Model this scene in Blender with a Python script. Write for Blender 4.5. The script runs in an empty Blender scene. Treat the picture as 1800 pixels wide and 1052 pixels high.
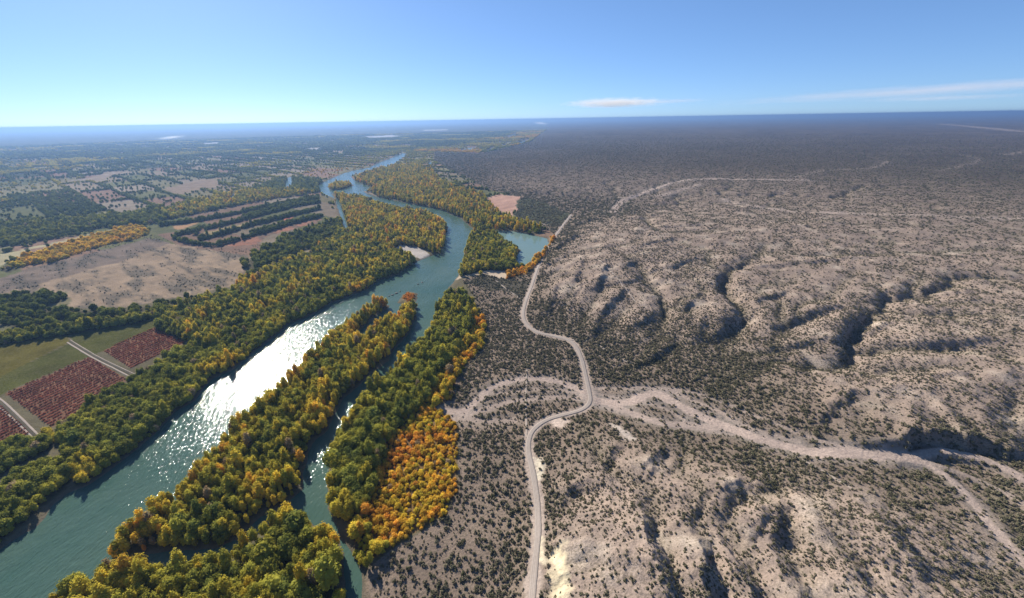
import bpy, math, random
import numpy as np
from mathutils import Matrix, Vector

random.seed(7)
RNG = np.random.default_rng(7)
scene = bpy.context.scene
COL = scene.collection

# ------------------------------------------------------------------ camera
CAM_H = 250.0
FPX = 703.0                      # focal length in pixels of an 1800 px wide picture
PITCH = math.radians(24.2)
ROLL = math.radians(0.955)
cam_data = bpy.data.cameras.new('camera')
cam_data.sensor_fit = 'HORIZONTAL'
cam_data.sensor_width = 36.0
cam_data.lens = 36.0 * FPX / 1800.0
cam_data.clip_start = 1.0
cam_data.clip_end = 300000.0
cam = bpy.data.objects.new('camera', cam_data)
COL.objects.link(cam)
X = Vector((1, 0, 0))
UP = Vector((0, math.sin(PITCH), math.cos(PITCH)))
FW = Vector((0, math.cos(PITCH), -math.sin(PITCH)))
cx = X * math.cos(ROLL) - UP * math.sin(ROLL)
cy = X * math.sin(ROLL) + UP * math.cos(ROLL)
cz = -FW
M = Matrix.Identity(4)
for i in range(3):
    M[i][0], M[i][1], M[i][2] = cx[i], cy[i], cz[i]
M[2][3] = CAM_H
cam.matrix_world = M
scene.camera = cam

# ------------------------------------------------------------------ sky, sun, exposure
SUN_AZ = math.radians(-36.0)     # left of the view direction
SUN_EL = math.radians(30.3)
world = bpy.data.worlds.new('World')
scene.world = world
world.use_nodes = True
wn = world.node_tree
wn.nodes.clear()
sky = wn.nodes.new('ShaderNodeTexSky')
sky.sky_type = 'NISHITA'
sky.sun_disc = False
sky.sun_elevation = SUN_EL
sky.sun_rotation = SUN_AZ
sky.altitude = 300
sky.air_density = 0.6
sky.dust_density = 0.25
sky.ozone_density = 4.0
bg = wn.nodes.new('ShaderNodeBackground')
bg.inputs['Strength'].default_value = 0.090
wout = wn.nodes.new('ShaderNodeOutputWorld')
gm = wn.nodes.new('ShaderNodeGamma'); gm.inputs['Gamma'].default_value = .67
tn = wn.nodes.new('ShaderNodeMix'); tn.data_type = 'RGBA'; tn.blend_type = 'MULTIPLY'; tn.inputs['Factor'].default_value = 1
tn.inputs[7].default_value = (.88, 1.18, 1.56, 1)
wn.links.new(sky.outputs[0], gm.inputs['Color']); wn.links.new(gm.outputs[0], tn.inputs[6])
wn.links.new(tn.outputs[2], bg.inputs['Color'])
wn.links.new(bg.outputs[0], wout.inputs['Surface'])

sl = bpy.data.lights.new('sun', 'SUN')
sl.energy = 4.8
sl.angle = math.radians(0.53)
sl.color = (1.0, 0.93, 0.82)
sun = bpy.data.objects.new('sun', sl)
COL.objects.link(sun)
SUNDIR = Vector((math.sin(SUN_AZ) * math.cos(SUN_EL), math.cos(SUN_AZ) * math.cos(SUN_EL), math.sin(SUN_EL)))
sun.rotation_euler = SUNDIR.to_track_quat('Z', 'Y').to_euler()
sun.location = (0, 0, 400)

vs = scene.view_settings
vs.view_transform = 'Standard'
vs.look = 'None'
vs.exposure = 0.9
vs.gamma = 1.0
vs.use_curve_mapping = False
scene.display_settings.display_device = 'sRGB'

cy_ = scene.cycles
cy_.max_bounces = 5
cy_.diffuse_bounces = 4
cy_.glossy_bounces = 2
cy_.transmission_bounces = 2
cy_.transparent_max_bounces = 6
cy_.volume_bounces = 1
cy_.volume_step_rate = 2.0
cy_.volume_max_steps = 64
cy_.caustics_reflective = False
cy_.caustics_refractive = False
cy_.sample_clamp_indirect = 4
cy_.use_denoising = True
try:
    cy_.denoiser = 'OPENIMAGEDENOISE'
    cy_.denoising_input_passes = 'RGB_ALBEDO_NORMAL'
    cy_.denoising_prefilter = 'ACCURATE'
except Exception:
    pass

# ------------------------------------------------------------------ numeric helpers
CP, SP = math.cos(PITCH), math.sin(PITCH)
CR, SR = math.cos(ROLL), math.sin(ROLL)

def unproj(px, py, z=2.0):
    """world x, y where the line of sight of a picture point meets height z"""
    px = np.asarray(px, float); py = np.asarray(py, float); z = np.asarray(z, float)
    xc = (px - 900.0) / FPX; yc = -(py - 526.0) / FPX
    xl = xc * CR + yc * SR; yl = -xc * SR + yc * CR
    fy = CP + yl * SP
    fz = -SP + yl * CP
    fz = np.minimum(fz, -0.0027)
    t = (z - CAM_H) / fz
    return np.stack([xl * t, fy * t], -1)

def proj(x, y, z):
    d = z - CAM_H
    dep = y * CP - d * SP
    u = y * SP + d * CP
    dep = np.maximum(dep, 1e-3)
    xl = x / dep; yl = u / dep
    xc = xl * CR - yl * SR; yc = xl * SR + yl * CR
    return 900 + xc * FPX, 526 - yc * FPX, dep

def U(pts, z=2.0):
    a = np.array(pts, float)
    return unproj(a[:, 0], a[:, 1], z)

def hash2(ix, iy, seed=0):
    h = (ix.astype(np.int64) * 374761393 + iy.astype(np.int64) * 668265263 + seed * 1442695041) & 0xFFFFFFFF
    h = ((h ^ (h >> 13)) * 1274126177) & 0xFFFFFFFF
    h = (h ^ (h >> 16)) & 0xFFFFFFFF
    return h / 4294967296.0

def noise(x, y, seed=0):
    """gradient noise, about -1..1"""
    ix = np.floor(x); iy = np.floor(y)
    fx = x - ix; fy = y - iy
    ux = fx * fx * fx * (fx * (fx * 6 - 15) + 10); uy = fy * fy * fy * (fy * (fy * 6 - 15) + 10)
    def g(dx, dy):
        a = hash2(ix + dx, iy + dy, seed) * (2 * math.pi)
        return np.cos(a) * (fx - dx) + np.sin(a) * (fy - dy)
    a = g(0, 0); b = g(1, 0); c = g(0, 1); d = g(1, 1)
    return ((a + (b - a) * ux) * (1 - uy) + (c + (d - c) * ux) * uy) * 1.5

def fbm(x, y, seed=0, octv=4, gain=0.5):
    s = 0; a = 1; t = 0
    for o in range(octv):
        s = s + a * noise(x, y, seed + o * 17); t += a
        x = x * 2.03 + 5.1; y = y * 2.03 - 3.7; a *= gain
    return s / t

def sstep(a, b, x):
    t = np.clip((x - a) / (b - a), 0, 1)
    return t * t * (3 - 2 * t)

def inside(poly, x, y):
    r = np.zeros(x.shape, bool)
    x0, y0 = poly.min(0); x1, y1 = poly.max(0)
    m = (x >= x0) & (x <= x1) & (y >= y0) & (y <= y1)
    if not m.any():
        return r
    xs = x[m]; ys = y[m]; q = np.zeros(xs.shape, bool)
    n = len(poly)
    for i in range(n):
        ax, ay = poly[i]; bx, by = poly[(i + 1) % n]
        if ay == by: continue
        c = (ay > ys) != (by > ys)
        q ^= c & (xs < (bx - ax) * (ys - ay) / (by - ay) + ax)
    r[m] = q
    return r

def pdist(pts, x, y, closed=False):
    d = np.full(x.shape, 1e12)
    n = len(pts)
    for i in range(n if closed else n - 1):
        ax, ay = pts[i]; bx, by = pts[(i + 1) % n]
        vx, vy = bx - ax, by - ay
        L = vx * vx + vy * vy + 1e-9
        t = np.clip(((x - ax) * vx + (y - ay) * vy) / L, 0, 1)
        dd = (x - ax - t * vx) ** 2 + (y - ay - t * vy) ** 2
        np.minimum(d, dd, out=d)
    return np.sqrt(d)

def sdist(poly, x, y):
    d = pdist(poly, x, y, True)
    return np.where(inside(poly, x, y), -d, d)

def smooth_line(p, n=2):
    p = np.asarray(p, float)
    for _ in range(n):
        q = [p[0]]
        for a, b in zip(p[:-1], p[1:]):
            q.append(a * .75 + b * .25); q.append(a * .25 + b * .75)
        q.append(p[-1]); p = np.array(q)
    return p

# shadow direction on the ground (away from the sun)
SHD = np.array([-math.sin(SUN_AZ), -math.cos(SUN_AZ)])

# ------------------------------------------------------------------ heights: control points (picture x, y, height)
CTRL = [
 # valley floor
 (-300,330,2),(0,300,2),(300,300,2),(600,275,2),(800,262,2),(0,600,2),(300,600,2),(0,900,2),(300,900,2),(500,700,2),
 (700,600,2),(700,880,2),(760,800,2),(810,500,2),(600,1040,2),(600,400,2),(850,450,2),(400,450,2),(800,350,2),(880,372,2),
 (-200,1000,2),(200,1050,2),(0,420,2),(300,250,2),(600,240,2),(0,250,2),(850,240,3),(640,1050,2),(800,900,2),(780,620,2),(-300,700,2),
 # low terrace and wash
 (1100,625,8),(1200,655,9),(1300,640,10),(1400,730,11),(1060,650,6),(1050,710,5),(1200,730,6),(1400,785,8),(1590,800,9),
 (930,640,4),(930,700,4),(850,700,3),(880,800,4),(860,950,4),(900,1040,5),(930,900,5),(925,575,5),(940,505,5),(960,450,5),(980,412,5),(1002,382,6),
 (1000,730,5),(1790,835,10),(1700,800,10),
 # north hills
 (960,540,10),(985,500,22),(1010,460,25),(1050,500,24),(1100,450,28),(1150,500,24),(1200,420,30),(1150,570,15),(1060,580,14),
 (1000,570,10),(1300,500,25),(1350,450,28),(1280,570,17),(1450,520,25),(1600,470,31),(1700,560,27),(1700,700,22),(1550,700,19),
 (1450,660,16),(1500,640,17),(1800,600,31),(1900,500,33),(1300,400,32),(1500,380,34),(1060,400,26),(1040,430,27),(1640,755,15),(1760,760,16),(1900,720,28),
 # south hills
 (1000,770,9),(1060,800,15),(1000,850,15),(1000,930,17),(1010,1040,22),(1100,860,20),(1150,900,23),(1250,850,19),(1250,950,25),
 (1350,1000,27),(1450,900,21),(1600,950,23),(1750,1000,14),(1700,900,11),(1550,855,11),(1300,795,9),(1400,830,13),(1200,1040,28),
 (1600,1040,26),(1100,1150,28),(1900,1000,14),(1400,1200,28),
 # far plain on the right
 (1400,330,30),(1700,330,34),(1230,330,24),(1100,352,12),(1080,372,9),(900,315,20),(1000,280,33),(1000,335,18),(960,380,4),(910,395,3),
 (1100,260,34),(1400,260,36),(1800,260,36),(1000,235,34),(1400,225,36),(1900,220,36),(840,300,10),(1050,320,26),(900,285,28),(830,285,14),
]
ctrl = np.array(CTRL, float)
cw = unproj(ctrl[:, 0], ctrl[:, 1], ctrl[:, 2])
def lp(x, y):
    r = np.sqrt(x * x + y * y) + 60
    return np.arctan2(x, y), np.log(r)
ca, cl = lp(cw[:, 0], cw[:, 1])
def tps(d2): return 0.5 * d2 * np.log(d2 + 1e-12)
_n = len(ctrl)
K = tps((ca[:, None] - ca[None]) ** 2 + (cl[:, None] - cl[None]) ** 2) + np.eye(_n) * 0.004
P = np.stack([np.ones(_n), ca, cl], 1)
A_ = np.block([[K, P], [P.T, np.zeros((3, 3))]])
W_ = np.linalg.solve(A_, np.concatenate([ctrl[:, 2], np.zeros(3)]))
def base_h(x, y):
    a, l = lp(np.asarray(x, float), np.asarray(y, float))
    a = np.clip(a, -1.3, 1.3); l = np.clip(l, 4.6, 9.6)
    h = W_[_n] + W_[_n + 1] * a + W_[_n + 2] * l
    for i in range(_n):
        h = h + W_[i] * tps((a - ca[i]) ** 2 + (l - cl[i]) ** 2)
    return np.clip(h, 2.0, 40)

def UT(pts, it=5):
    """picture points to the smooth terrain"""
    a = np.array(pts, float); z = np.full(len(a), 5.0)
    for _ in range(it):
        w = unproj(a[:, 0], a[:, 1], z); z = base_h(w[:, 0], w[:, 1])
    return w

# scarps: crest line in picture points (from, to), height of the shaded face in metres
SCARPS = [
 ((962,548),(974,505),9),((998,552),(1004,530),7),((1046,505),(1064,467),8),((1060,545),(1092,510),9),((978,434),(1008,414),10),
 ((962,465),(996,447),9),((1118,572),(1138,558),6),((1158,552),(1158,512),7),((1224,595),(1230,566),8),((1250,590),(1272,570),9),
 ((1274,560),(1312,550),9),((1256,505),(1264,478),8),((1120,640),(1150,628),5),((1150,628),(1180,604),6),((1298,466),(1330,452),8),((1040,590),(1050,562),6),((1010,492),(1022,460),7),
 ((1070,494),(1116,490),5),((1478,615),(1484,575),12),((1484,575),(1510,556),12),((1520,578),(1550,564),9),((1360,572),(1462,540),9),((1375,606),(1475,597),8),
 ((1612,600),(1730,596),9),((1550,545),(1556,512),7),((1580,800),(1596,776),9.1),((1596,776),(1640,772),9.1),((1640,772),(1700,780),8.1),((1700,780),(1770,794),8.1),((1520,790),(1560,786),4),
 ((1440,735),(1490,690),7),((1774,775),(1790,735),8),((1060,816),(1078,790),7),((1134,820),(1156,793),8),((992,880),(1004,858),6),
 ((1120,900),(1132,940),9),((1132,940),(1146,985),9),((1152,998),(1168,1050),8),((1212,936),(1226,985),10),((1226,985),(1240,1050),10),((1258,888),(1288,850),9),
 ((1268,952),(1302,1000),7),((1298,1008),(1322,1050),8),((1220,890),(1234,872),5),((1312,928),(1340,898),7),((1552,925),(1574,962),10),
 ((1494,1000),(1530,1045),10),((1372,994),(1402,1049),9),((1350,928),(1362,892),9),((1445,890),(1475,925),7),((1640,1000),(1680,1050),7),
 ((870,325),(940,338),14),((940,338),(1000,342),14),((1000,342),(1060,352),12),((800,300),(870,312),12),((760,285),(800,298),10),((930,322),(1010,330),8),((1095,385),(1150,378),7),((1150,400),(1230,395),7),((1010,395),(1045,385),9),
 ((1330,470),(1400,462),7),((1420,460),(1520,452),7),((1600,520),(1700,512),7),((1130,430),(1180,420),6),((1390,400),(1480,392),6),((1000,530),(1020,500),6),((1090,470),(1120,455),6),((1180,470),(1210,455),6),((1200,540),(1230,520),7),((1330,530),(1370,515),7),((1640,660),(1700,650),6),((1700,620),(1780,650),6),
 # yellow cut bank beside the road
 ((975,985),(985,945),-6),((985,945),(978,1050),-6),
]
SC = []
for (a, b, A) in SCARPS:
    w = UT([a, b]); SC.append((w[0], w[1], A))

GULLY_PX = [  # picture polyline, half width, depth
 ([(1077,433),(1105,450),(1130,468),(1140,493),(1165,518),(1170,553),(1150,583)], 17, 8),
 ([(1345,433),(1325,458),(1285,468),(1278,493),(1272,508),(1300,533),(1315,558),(1290,588),(1250,613)], 18, 6.5),
 ([(1645,515),(1600,518),(1555,522),(1552,548),(1510,575),(1492,595),(1498,630),(1530,650)], 17, 6),
 ([(1195,606),(1177,622),(1145,640),(1100,640)], 8, 5),
 ([(1520,613),(1600,606),(1700,608),(1770,620),(1830,640)], 20, 7),
 ([(1132,375),(1145,398),(1165,408),(1250,404)], 16, 5),([(1080,432),(1120,425),(1145,400)], 14, 5),
 ([(1315,503),(1360,500),(1400,493)], 12, 5),([(1375,570),(1420,565),(1455,548)], 14, 6),
 ([(985,560),(1000,520),(1020,490)], 12, 6),([(1020,570),(1040,530),(1075,495)], 14, 7),([(1055,590),(1100,545),(1120,520)], 12, 6),
 ([(1350,440),(1450,450),(1560,445),(1700,440)], 18, 4),([(1400,540),(1470,520),(1500,470)], 12, 4),
 ([(1150,905),(1165,950),(1190,1000),(1200,1060)], 11, 7),([(1225,920),(1250,980),(1262,1060)], 11, 7),([(1290,940),(1320,1000),(1350,1060)], 11, 6),
 ([(1400,985),(1420,1040),(1440,1080)], 11, 6),([(1540,1060),(1510,1000),(1480,950)], 13, 6),([(1010,870),(1060,880),(1100,850)], 12, 5),([(1290,870),(1330,880),(1380,860)], 12, 5),
 ([(1800,690),(1780,740),(1770,780)], 12, 7),([(1700,640),(1620,650),(1540,650)], 14, 4),([(1690,720),(1600,700),(1520,710)], 14, 4),
]
GULLY = [(smooth_line(UT(p), 1), w, dpt) for p, w, dpt in GULLY_PX]
ROAD_PX = [(933,1075),(936,1040),(939,1000),(944,960),(946,930),(945,885),(937,830),(928,795),(929,770),(940,752),(962,738),(990,730),(1020,723),(1036,712),(1038,698),(1031,668),(1024,635),(1013,608),(1000,598),(978,592),(945,586),(926,573),(918,555),(924,530),(934,505),(944,475),(954,450),(972,420),(985,403),(1004,378)]
ROAD = smooth_line(UT(ROAD_PX))
WASH_LINES = [  # picture polyline, half width in metres, strength
 ([(764,716),(790,724),(820,722),(840,700),(862,682),(900,668),(950,664),(990,672),(1034,690)], 4.0, .9),
 ([(800,735),(850,720),(900,705),(950,697),(1034,700)], 3.4, .6),
 ([(790,730),(850,742),(900,738)], 4, .5),
 ([(1040,682),(1100,682),(1165,680),(1185,690),(1240,712),(1290,735)], 2.6, .6),
 ([(1042,702),(1100,712),(1140,690),(1165,695),(1210,722),(1280,752),(1380,785),(1440,795),(1500,797),(1560,800),(1600,803)], 5.4, 1.0),
 ([(1042,702),(1090,716),(1130,735),(1190,748),(1260,750)], 4.5, .8),
 ([(1280,735),(1340,760),(1400,775)], 2.6, .5),
 ([(1165,681),(1230,690),(1300,720),(1380,752),(1450,778),(1520,792)], 2.2, .55),
 ([(1042,690),(1090,700),(1150,708),(1200,735)], 2.0, .5),([(850,690),(900,690),(960,680),(1030,694)], 2.0, .5),
 ([(1050,712),(1120,735),(1200,752),(1290,762),(1370,787)], 1.8, .45),
 ([(1595,805),(1640,790),(1690,795),(1740,808),(1800,838),(1880,880)], 3.2, .9),
 ([(1560,800),(1610,806),(1660,830),(1690,860),(1720,895),(1760,945),(1830,1020)], 3.2, .85),
 ([(1610,806),(1680,826),(1750,855),(1830,900)], 2.4, .5),
 ([(1075,374),(1090,355),(1120,342),(1155,330),(1190,318),(1240,314),(1330,315),(1420,318)], 10, .8),
 ([(1160,345),(1230,325)], 10, .5),
 ([(1400,312),(1440,300),(1480,298),(1530,296)], 10, .3),
 ([(1535,295),(1550,290),(1560,284)], 11, .3),
 ([(1650,300),(1700,290),(1725,280),(1690,272)], 11, .25),
 ([(1270,350),(1330,365),(1420,374),(1560,378),(1800,385)], 9, .55),
 ([(1650,218),(1720,224),(1800,232)], 60, .5),
 ([(1770,272),(1810,266)], 16, .4),
]
WASH = [(smooth_line(UT(p)), w, s) for p, w, s in WASH_LINES]

# ------------------------------------------------------------------ river outlines
LB = 15.0
left_edge = [(-260,1190),(-120,1080),(0,989),(50,959),(87,914),(110,894),(150,876),(225,821),(265,789),(307,740),(342,720),(370,680),(412,660),(447,630),(482,605),(515,575),(555,560),(585,540),(650,515),(675,497),(707,487),(742,462)]
lb = U(left_edge, 0) - SHD * LB
up_left = U([(756,451),(776,446),(784,420),(788,400),(780,388),(762,376),(745,371),(700,366),(670,357),(655,351),(635,343),(605,340),(583,341)], 0)
back_ch = U([(590,354),(598,378),(606,402),(611,400),(605,378),(596,352)], 0)
up_far_l = U([(566,340),(558,327),(570,320),(585,313),(605,305),(622,300),(650,295),(662,288),(685,279),(709,269),(716,272),(704,281),(692,288),(712,288),(690,292),(650,302),(624,306),(617,311),(624,318),(648,328),(664,333),(650,337),(637,336)], 0)
up_right = U([(645,341),(667,348),(702,355),(747,364),(777,370),(812,386),(834,406),(824,424),(818,445),(813,470),(799,494),(782,514)], 0)
e_right = U([(768,533),(760,558),(750,580),(718,617),(694,638),(664,668),(638,692),(613,726),(595,752),(588,772),(572,798),(570,835),(572,878),(588,904),(600,930),(616,958),(626,990),(628,1060),(628,1140)], 9)
RIVER = np.concatenate([lb, up_left, back_ch[:3], back_ch[3:], up_far_l, up_right, e_right, U([(520,1160),(560,1060),(480,1120),(60,1160)], 0)])
# the outline above runs to the far reach and back; islands are cut out of it
ISL1 = U([(190,949),(215,926),(270,873),(320,843),(350,806),(378,780),(392,752),(447,708),(492,667),(540,619),(577,582),(590,572),(625,547),(668,522),(681,525)], 12)
ISL1b = np.concatenate([U([(684,540),(665,554),(645,570),(625,590)], 0), U([(634,590),(668,566),(700,546),(718,534)], 10)])
ISL1c = U([(735,531),(733,556),(720,585),(694,614),(682,634),(655,655),(637,676),(604,700),(584,738),(576,754),(549,782),(541,810),(533,838),(532,860),(500,892),(470,903),(440,925),(420,950),(385,962),(350,966),(292,972),(240,980),(200,982)], 0)
ISLAND = np.concatenate([ISL1, ISL1b, ISL1c])
GROVE = np.concatenate([U([(92,1045),(115,1024),(150,1006),(182,991),(240,985),(300,980)], 9), U([(345,990),(390,982),(430,950),(470,925),(505,905)], 2), U([(538,912),(558,935),(585,940),(604,975),(612,1060),(600,1140),(40,1140),(70,1090)], 0)])
ISLET = U([(575,328),(590,321),(615,322),(622,326),(605,333),(582,335)], 0)
BAR = U([(700,532),(708,518),(722,512),(735,517),(733,530),(718,540)], 0)
LAGOON = U([(868,407),(890,406),(920,410),(962,420),(964,432),(950,446),(936,456),(918,470),(905,466),(908,452),(916,440),(898,428)], 0)
PONDS = [U(p, 0) for p in (
 [(500,327),(505,314),(512,310),(514,320),(519,324),(506,337)],
 [(810,264),(828,260),(838,259),(834,263),(812,267)],[(854,267),(860,263),(867,259),(868,263),(858,269)],[(884,257),(892,253),(896,255),(886,259)],
 [(910,253),(918,248),(930,246),(929,250),(916,255)],[(892,243),(900,238),(908,236),(904,240),(895,245)],[(753,289),(756,284),(762,288),(757,291)],[(400,362),(404,352),(412,340),(414,344),(408,356)])]

def river_sd(x, y):
    s = sdist(RIVER, x, y)
    for isl in (ISLAND, GROVE, ISLET):
        s = np.maximum(s, -sdist(isl, x, y))
    b = sdist(BAR, x, y) + 3 * noise(x * .08, y * .08, 3)
    return np.maximum(s, -b)
def water_sd(x, y):
    s = np.full(x.shape, 1e4)
    r2 = x * x + y * y
    m = (r2 < 9000 ** 2) & (x < 500)
    xs = x[m]; ys = y[m]
    wob = 2.0 * noise(xs * .03, ys * .03, 41) + 1.2 * noise(xs * .11, ys * .11, 42)
    d = np.minimum(river_sd(xs, ys), sdist(LAGOON, xs, ys))
    for p in PONDS:
        d = np.minimum(d, sdist(p, xs, ys))
    s[m] = d + wob
    return s

# ------------------------------------------------------------------ desert outline
DESERT = np.concatenate([U([(628,1150),(628,1052),(645,1000),(702,958),(775,908),(806,864),(806,745),(772,722),(800,690),(802,660),(856,602),(852,560),(832,520),(812,492),(850,482),(900,492),(945,452),(975,416),(965,407),(905,386),(915,350),(860,338),(800,305),(762,284),(765,268),(850,272),(932,252),(965,228),(955,216)], 3),
    np.array([[9000, 95000], [95000, 95000], [95000, -3000], [60, -3000]])])

# ------------------------------------------------------------------ running water cuts the hills: drainage on a coarse grid
EX0, EY0, EDX, ENX, ENY = -60.0, 20.0, 5.0, 560, 470
def grid_at(G, x, y):
    fx = np.clip((x - EX0) / EDX, 0, ENX - 1.001); fy = np.clip((y - EY0) / EDX, 0, ENY - 1.001)
    i = fx.astype(int); j = fy.astype(int); a = fx - i; b = fy - j
    return (G[j, i] * (1 - a) + G[j, i + 1] * a) * (1 - b) + (G[j + 1, i] * (1 - a) + G[j + 1, i + 1] * a) * b
def erosion_weight(x, y):
    return sstep(0, 50, np.minimum(x - EX0, y - EY0)) * sstep(0, 900, EX0 + EDX * (ENX - 1) - x) * sstep(0, 900, EY0 + EDX * (ENY - 1) - y)
def erode():
    import heapq
    X_, Y_ = np.meshgrid(EX0 + EDX * np.arange(ENX), EY0 + EDX * np.arange(ENY))
    xf = X_.ravel(); yf = Y_.ravel()
    b0 = base_h(xf, yf)
    hl = sstep(6, 16, b0)
    h = b0 + hl * (4.5 * fbm(xf * .008, yf * .008, 301, 4, .55) + .5 * RNG.normal(size=len(xf)))
    cut = np.zeros(len(xf))
    for (p, w, dpt) in GULLY:
        d = np.maximum(0, pdist(p, xf, yf) + w * .3 * noise(xf * .05, yf * .05, 63))
        cut = np.maximum(cut, .55 * dpt * np.clip(1 - d / (w * .8), 0, 1))
    h = h - cut
    fixed = (b0 < 6.5)
    for (p, w, st) in WASH[:14]: fixed |= pdist(p, xf, yf) < w + 2
    fixed = fixed.reshape(ENY, ENX); fixed[0] = fixed[-1] = True; fixed[:, 0] = fixed[:, -1] = True
    fixed = fixed.ravel()
    N = len(h); offs = [-1, 1, -ENX, ENX, -ENX - 1, -ENX + 1, ENX - 1, ENX + 1]; dl = [1, 1, 1, 1, 1.414, 1.414, 1.414, 1.414]
    for it in range(8):
        # flood from the outlets so every cell drains
        hh = h.tolist(); f = [None] * N; done = fixed.tolist(); pq = [(hh[i], i) for i in np.nonzero(fixed)[0]]
        for v, i in pq: f[i] = v
        heapq.heapify(pq)
        while pq:
            v, i = heapq.heappop(pq)
            for o in offs:
                j = i + o
                if 0 <= j < N and not done[j]:
                    done[j] = True; f[j] = max(hh[j], v + 1e-3); heapq.heappush(pq, (f[j], j))
        F = np.array(f); G = F.reshape(ENY, ENX)
        best = np.zeros(N); rec = np.arange(N); idx = np.arange(N); rd_ = np.full(N, EDX)
        inner = ~fixed
        for o, l in zip(offs, dl):
            j = np.clip(idx + o, 0, N - 1); sl_ = (F - F[j]) / l
            m = inner & (sl_ > best); best[m] = sl_[m]; rec[m] = j[m]; rd_[m] = EDX * l
        order = np.argsort(-F); acc = [EDX * EDX] * N; rl_ = rec.tolist()
        for i in order.tolist():
            r_ = rl_[i]
            if r_ != i: acc[r_] += acc[i]
        acc = np.array(acc)
        K = (.085 * acc ** .5 / rd_ * 1.0).tolist()
        hn = F.tolist()
        for i in order[::-1].tolist():
            r_ = rl_[i]
            if r_ != i:
                k = K[i]; hn[i] = (hn[i] + k * hn[r_]) / (1 + k)
        h = np.array(hn)
        g = h.reshape(ENY, ENX).copy()
        lapl = np.zeros_like(g); lapl[1:-1, 1:-1] = g[:-2, 1:-1] + g[2:, 1:-1] + g[1:-1, :-2] + g[1:-1, 2:] - 4 * g[1:-1, 1:-1]
        g += .06 * lapl * (~fixed.reshape(ENY, ENX)); h = g.ravel()
    wet = np.clip((np.log10(acc) - 2.5) / 1.7, 0, 1).reshape(ENY, ENX)
    q = wet.copy(); q[1:-1, 1:-1] = (wet[1:-1, 1:-1] * 2 + wet[:-2, 1:-1] + wet[2:, 1:-1] + wet[1:-1, :-2] + wet[1:-1, 2:]) / 4
    return ((h - b0) * hl).reshape(ENY, ENX), np.clip(q, 0, 1)
EDIFF, EWET = erode()

def terrain(x, y, sd=None):
    """height of the ground"""
    h = base_h(x, y)
    r = np.sqrt(x * x + y * y)
    hm = sstep(7, 20, h) * (1 - .8 * sstep(1300, 3000, r))
    wx = x + 14 * noise(x * .012, y * .012, 5); wy = y + 14 * noise(x * .012, y * .012, 6)
    u = wx * .82 + wy * .57; v = -wx * .57 + wy * .82
    rid = 1 - np.abs(fbm(u * .0095, v * .016, 11, 3))* 2.2
    rid2 = 1 - np.abs(noise(wx * .034, wy * .034, 15)) * 2.0
    h = h + hm * (1.3 * (rid - .55) + .5 * (rid2 - .5) + .6 * noise(x * .08, y * .08, 16) + .5 * (.45 - np.abs(noise(u * .022 + .3 * noise(x * .03, y * .03, 18), v * .05, 17))))
    h = h + .35 * noise(x * .05, y * .05, 21) + hm * (.5 * noise(x * .2, y * .2, 22) + 1.3 * (.35 - np.abs(noise(wx * .055, wy * .055, 23))))
    inb = erosion_weight(x, y)
    m = inb > 0
    h[m] += grid_at(EDIFF, x[m], y[m]) * inb[m]
    for (a, b, A) in SC:
        d = b - a; L = math.hypot(*d) + 1e-6; d = d / L
        n = np.array([d[1], -d[0]])
        if n @ SHD < 0: n = -n
        s = 1.0
        if A < 0: n = np.array([-1.0, 0.05]); A = -A
        R = 8 * A + L
        mx, my = (a + b) / 2
        m = (np.abs(x - mx) < R) & (np.abs(y - my) < R)
        if not m.any(): continue
        xs = x[m]; ys = y[m]
        rx = xs - a[0]; ry = ys - a[1]
        wv = A * .5 * noise(xs / (A * 1.8), ys / (A * 1.8), 61) + A * .22 * noise(xs / (A * .6), ys / (A * .6), 62)
        t = rx * d[0] + ry * d[1]
        q = rx * n[0] + ry * n[1] + wv
        ex = np.maximum(np.maximum(-t, t - L), 0) + 0
        tap = np.exp(-(ex / (A * 1.2)) ** 2)
        Wd = A * (.5 if A in (9.1, 8.1) else 1.0)
        g = np.where(q < 0, .62 * np.exp(np.minimum(q, 0) / (3.6 * A)), np.where(q < Wd, .62 - .92 * q / Wd, -.3 * np.exp(-np.maximum(q - Wd, 0) / (3.0 * A))))
        h[m] += (A if A in (9.1, 8.1) else .55 * A) * tap * g
    # wash beds are smoothed and cut a little, road bed is levelled
    near = (r < 2500)
    xs = x[near]; ys = y[near]; hh = h[near]
    bs = base_h(xs, ys)
    for (p, w, st) in WASH[:14]:
        dd = pdist(p, xs, ys)
        k = sstep(w * 2.2, w * .8, dd)
        hh = hh * (1 - k) + (bs - .6) * k
    dd = pdist(ROAD, xs, ys)
    k = sstep(11, 4.5, dd)
    hh = hh * (1 - k) + (bs + .2) * k
    h[near] = hh
    h = np.maximum(h, 1.0)
    if sd is None: sd = water_sd(x, y)
    k = sstep(0, 9, sd)
    h = np.where(sd > 0, h * k + .05 * sd * (1 - k), np.maximum(sd * .35, -2.5))
    return h

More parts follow.
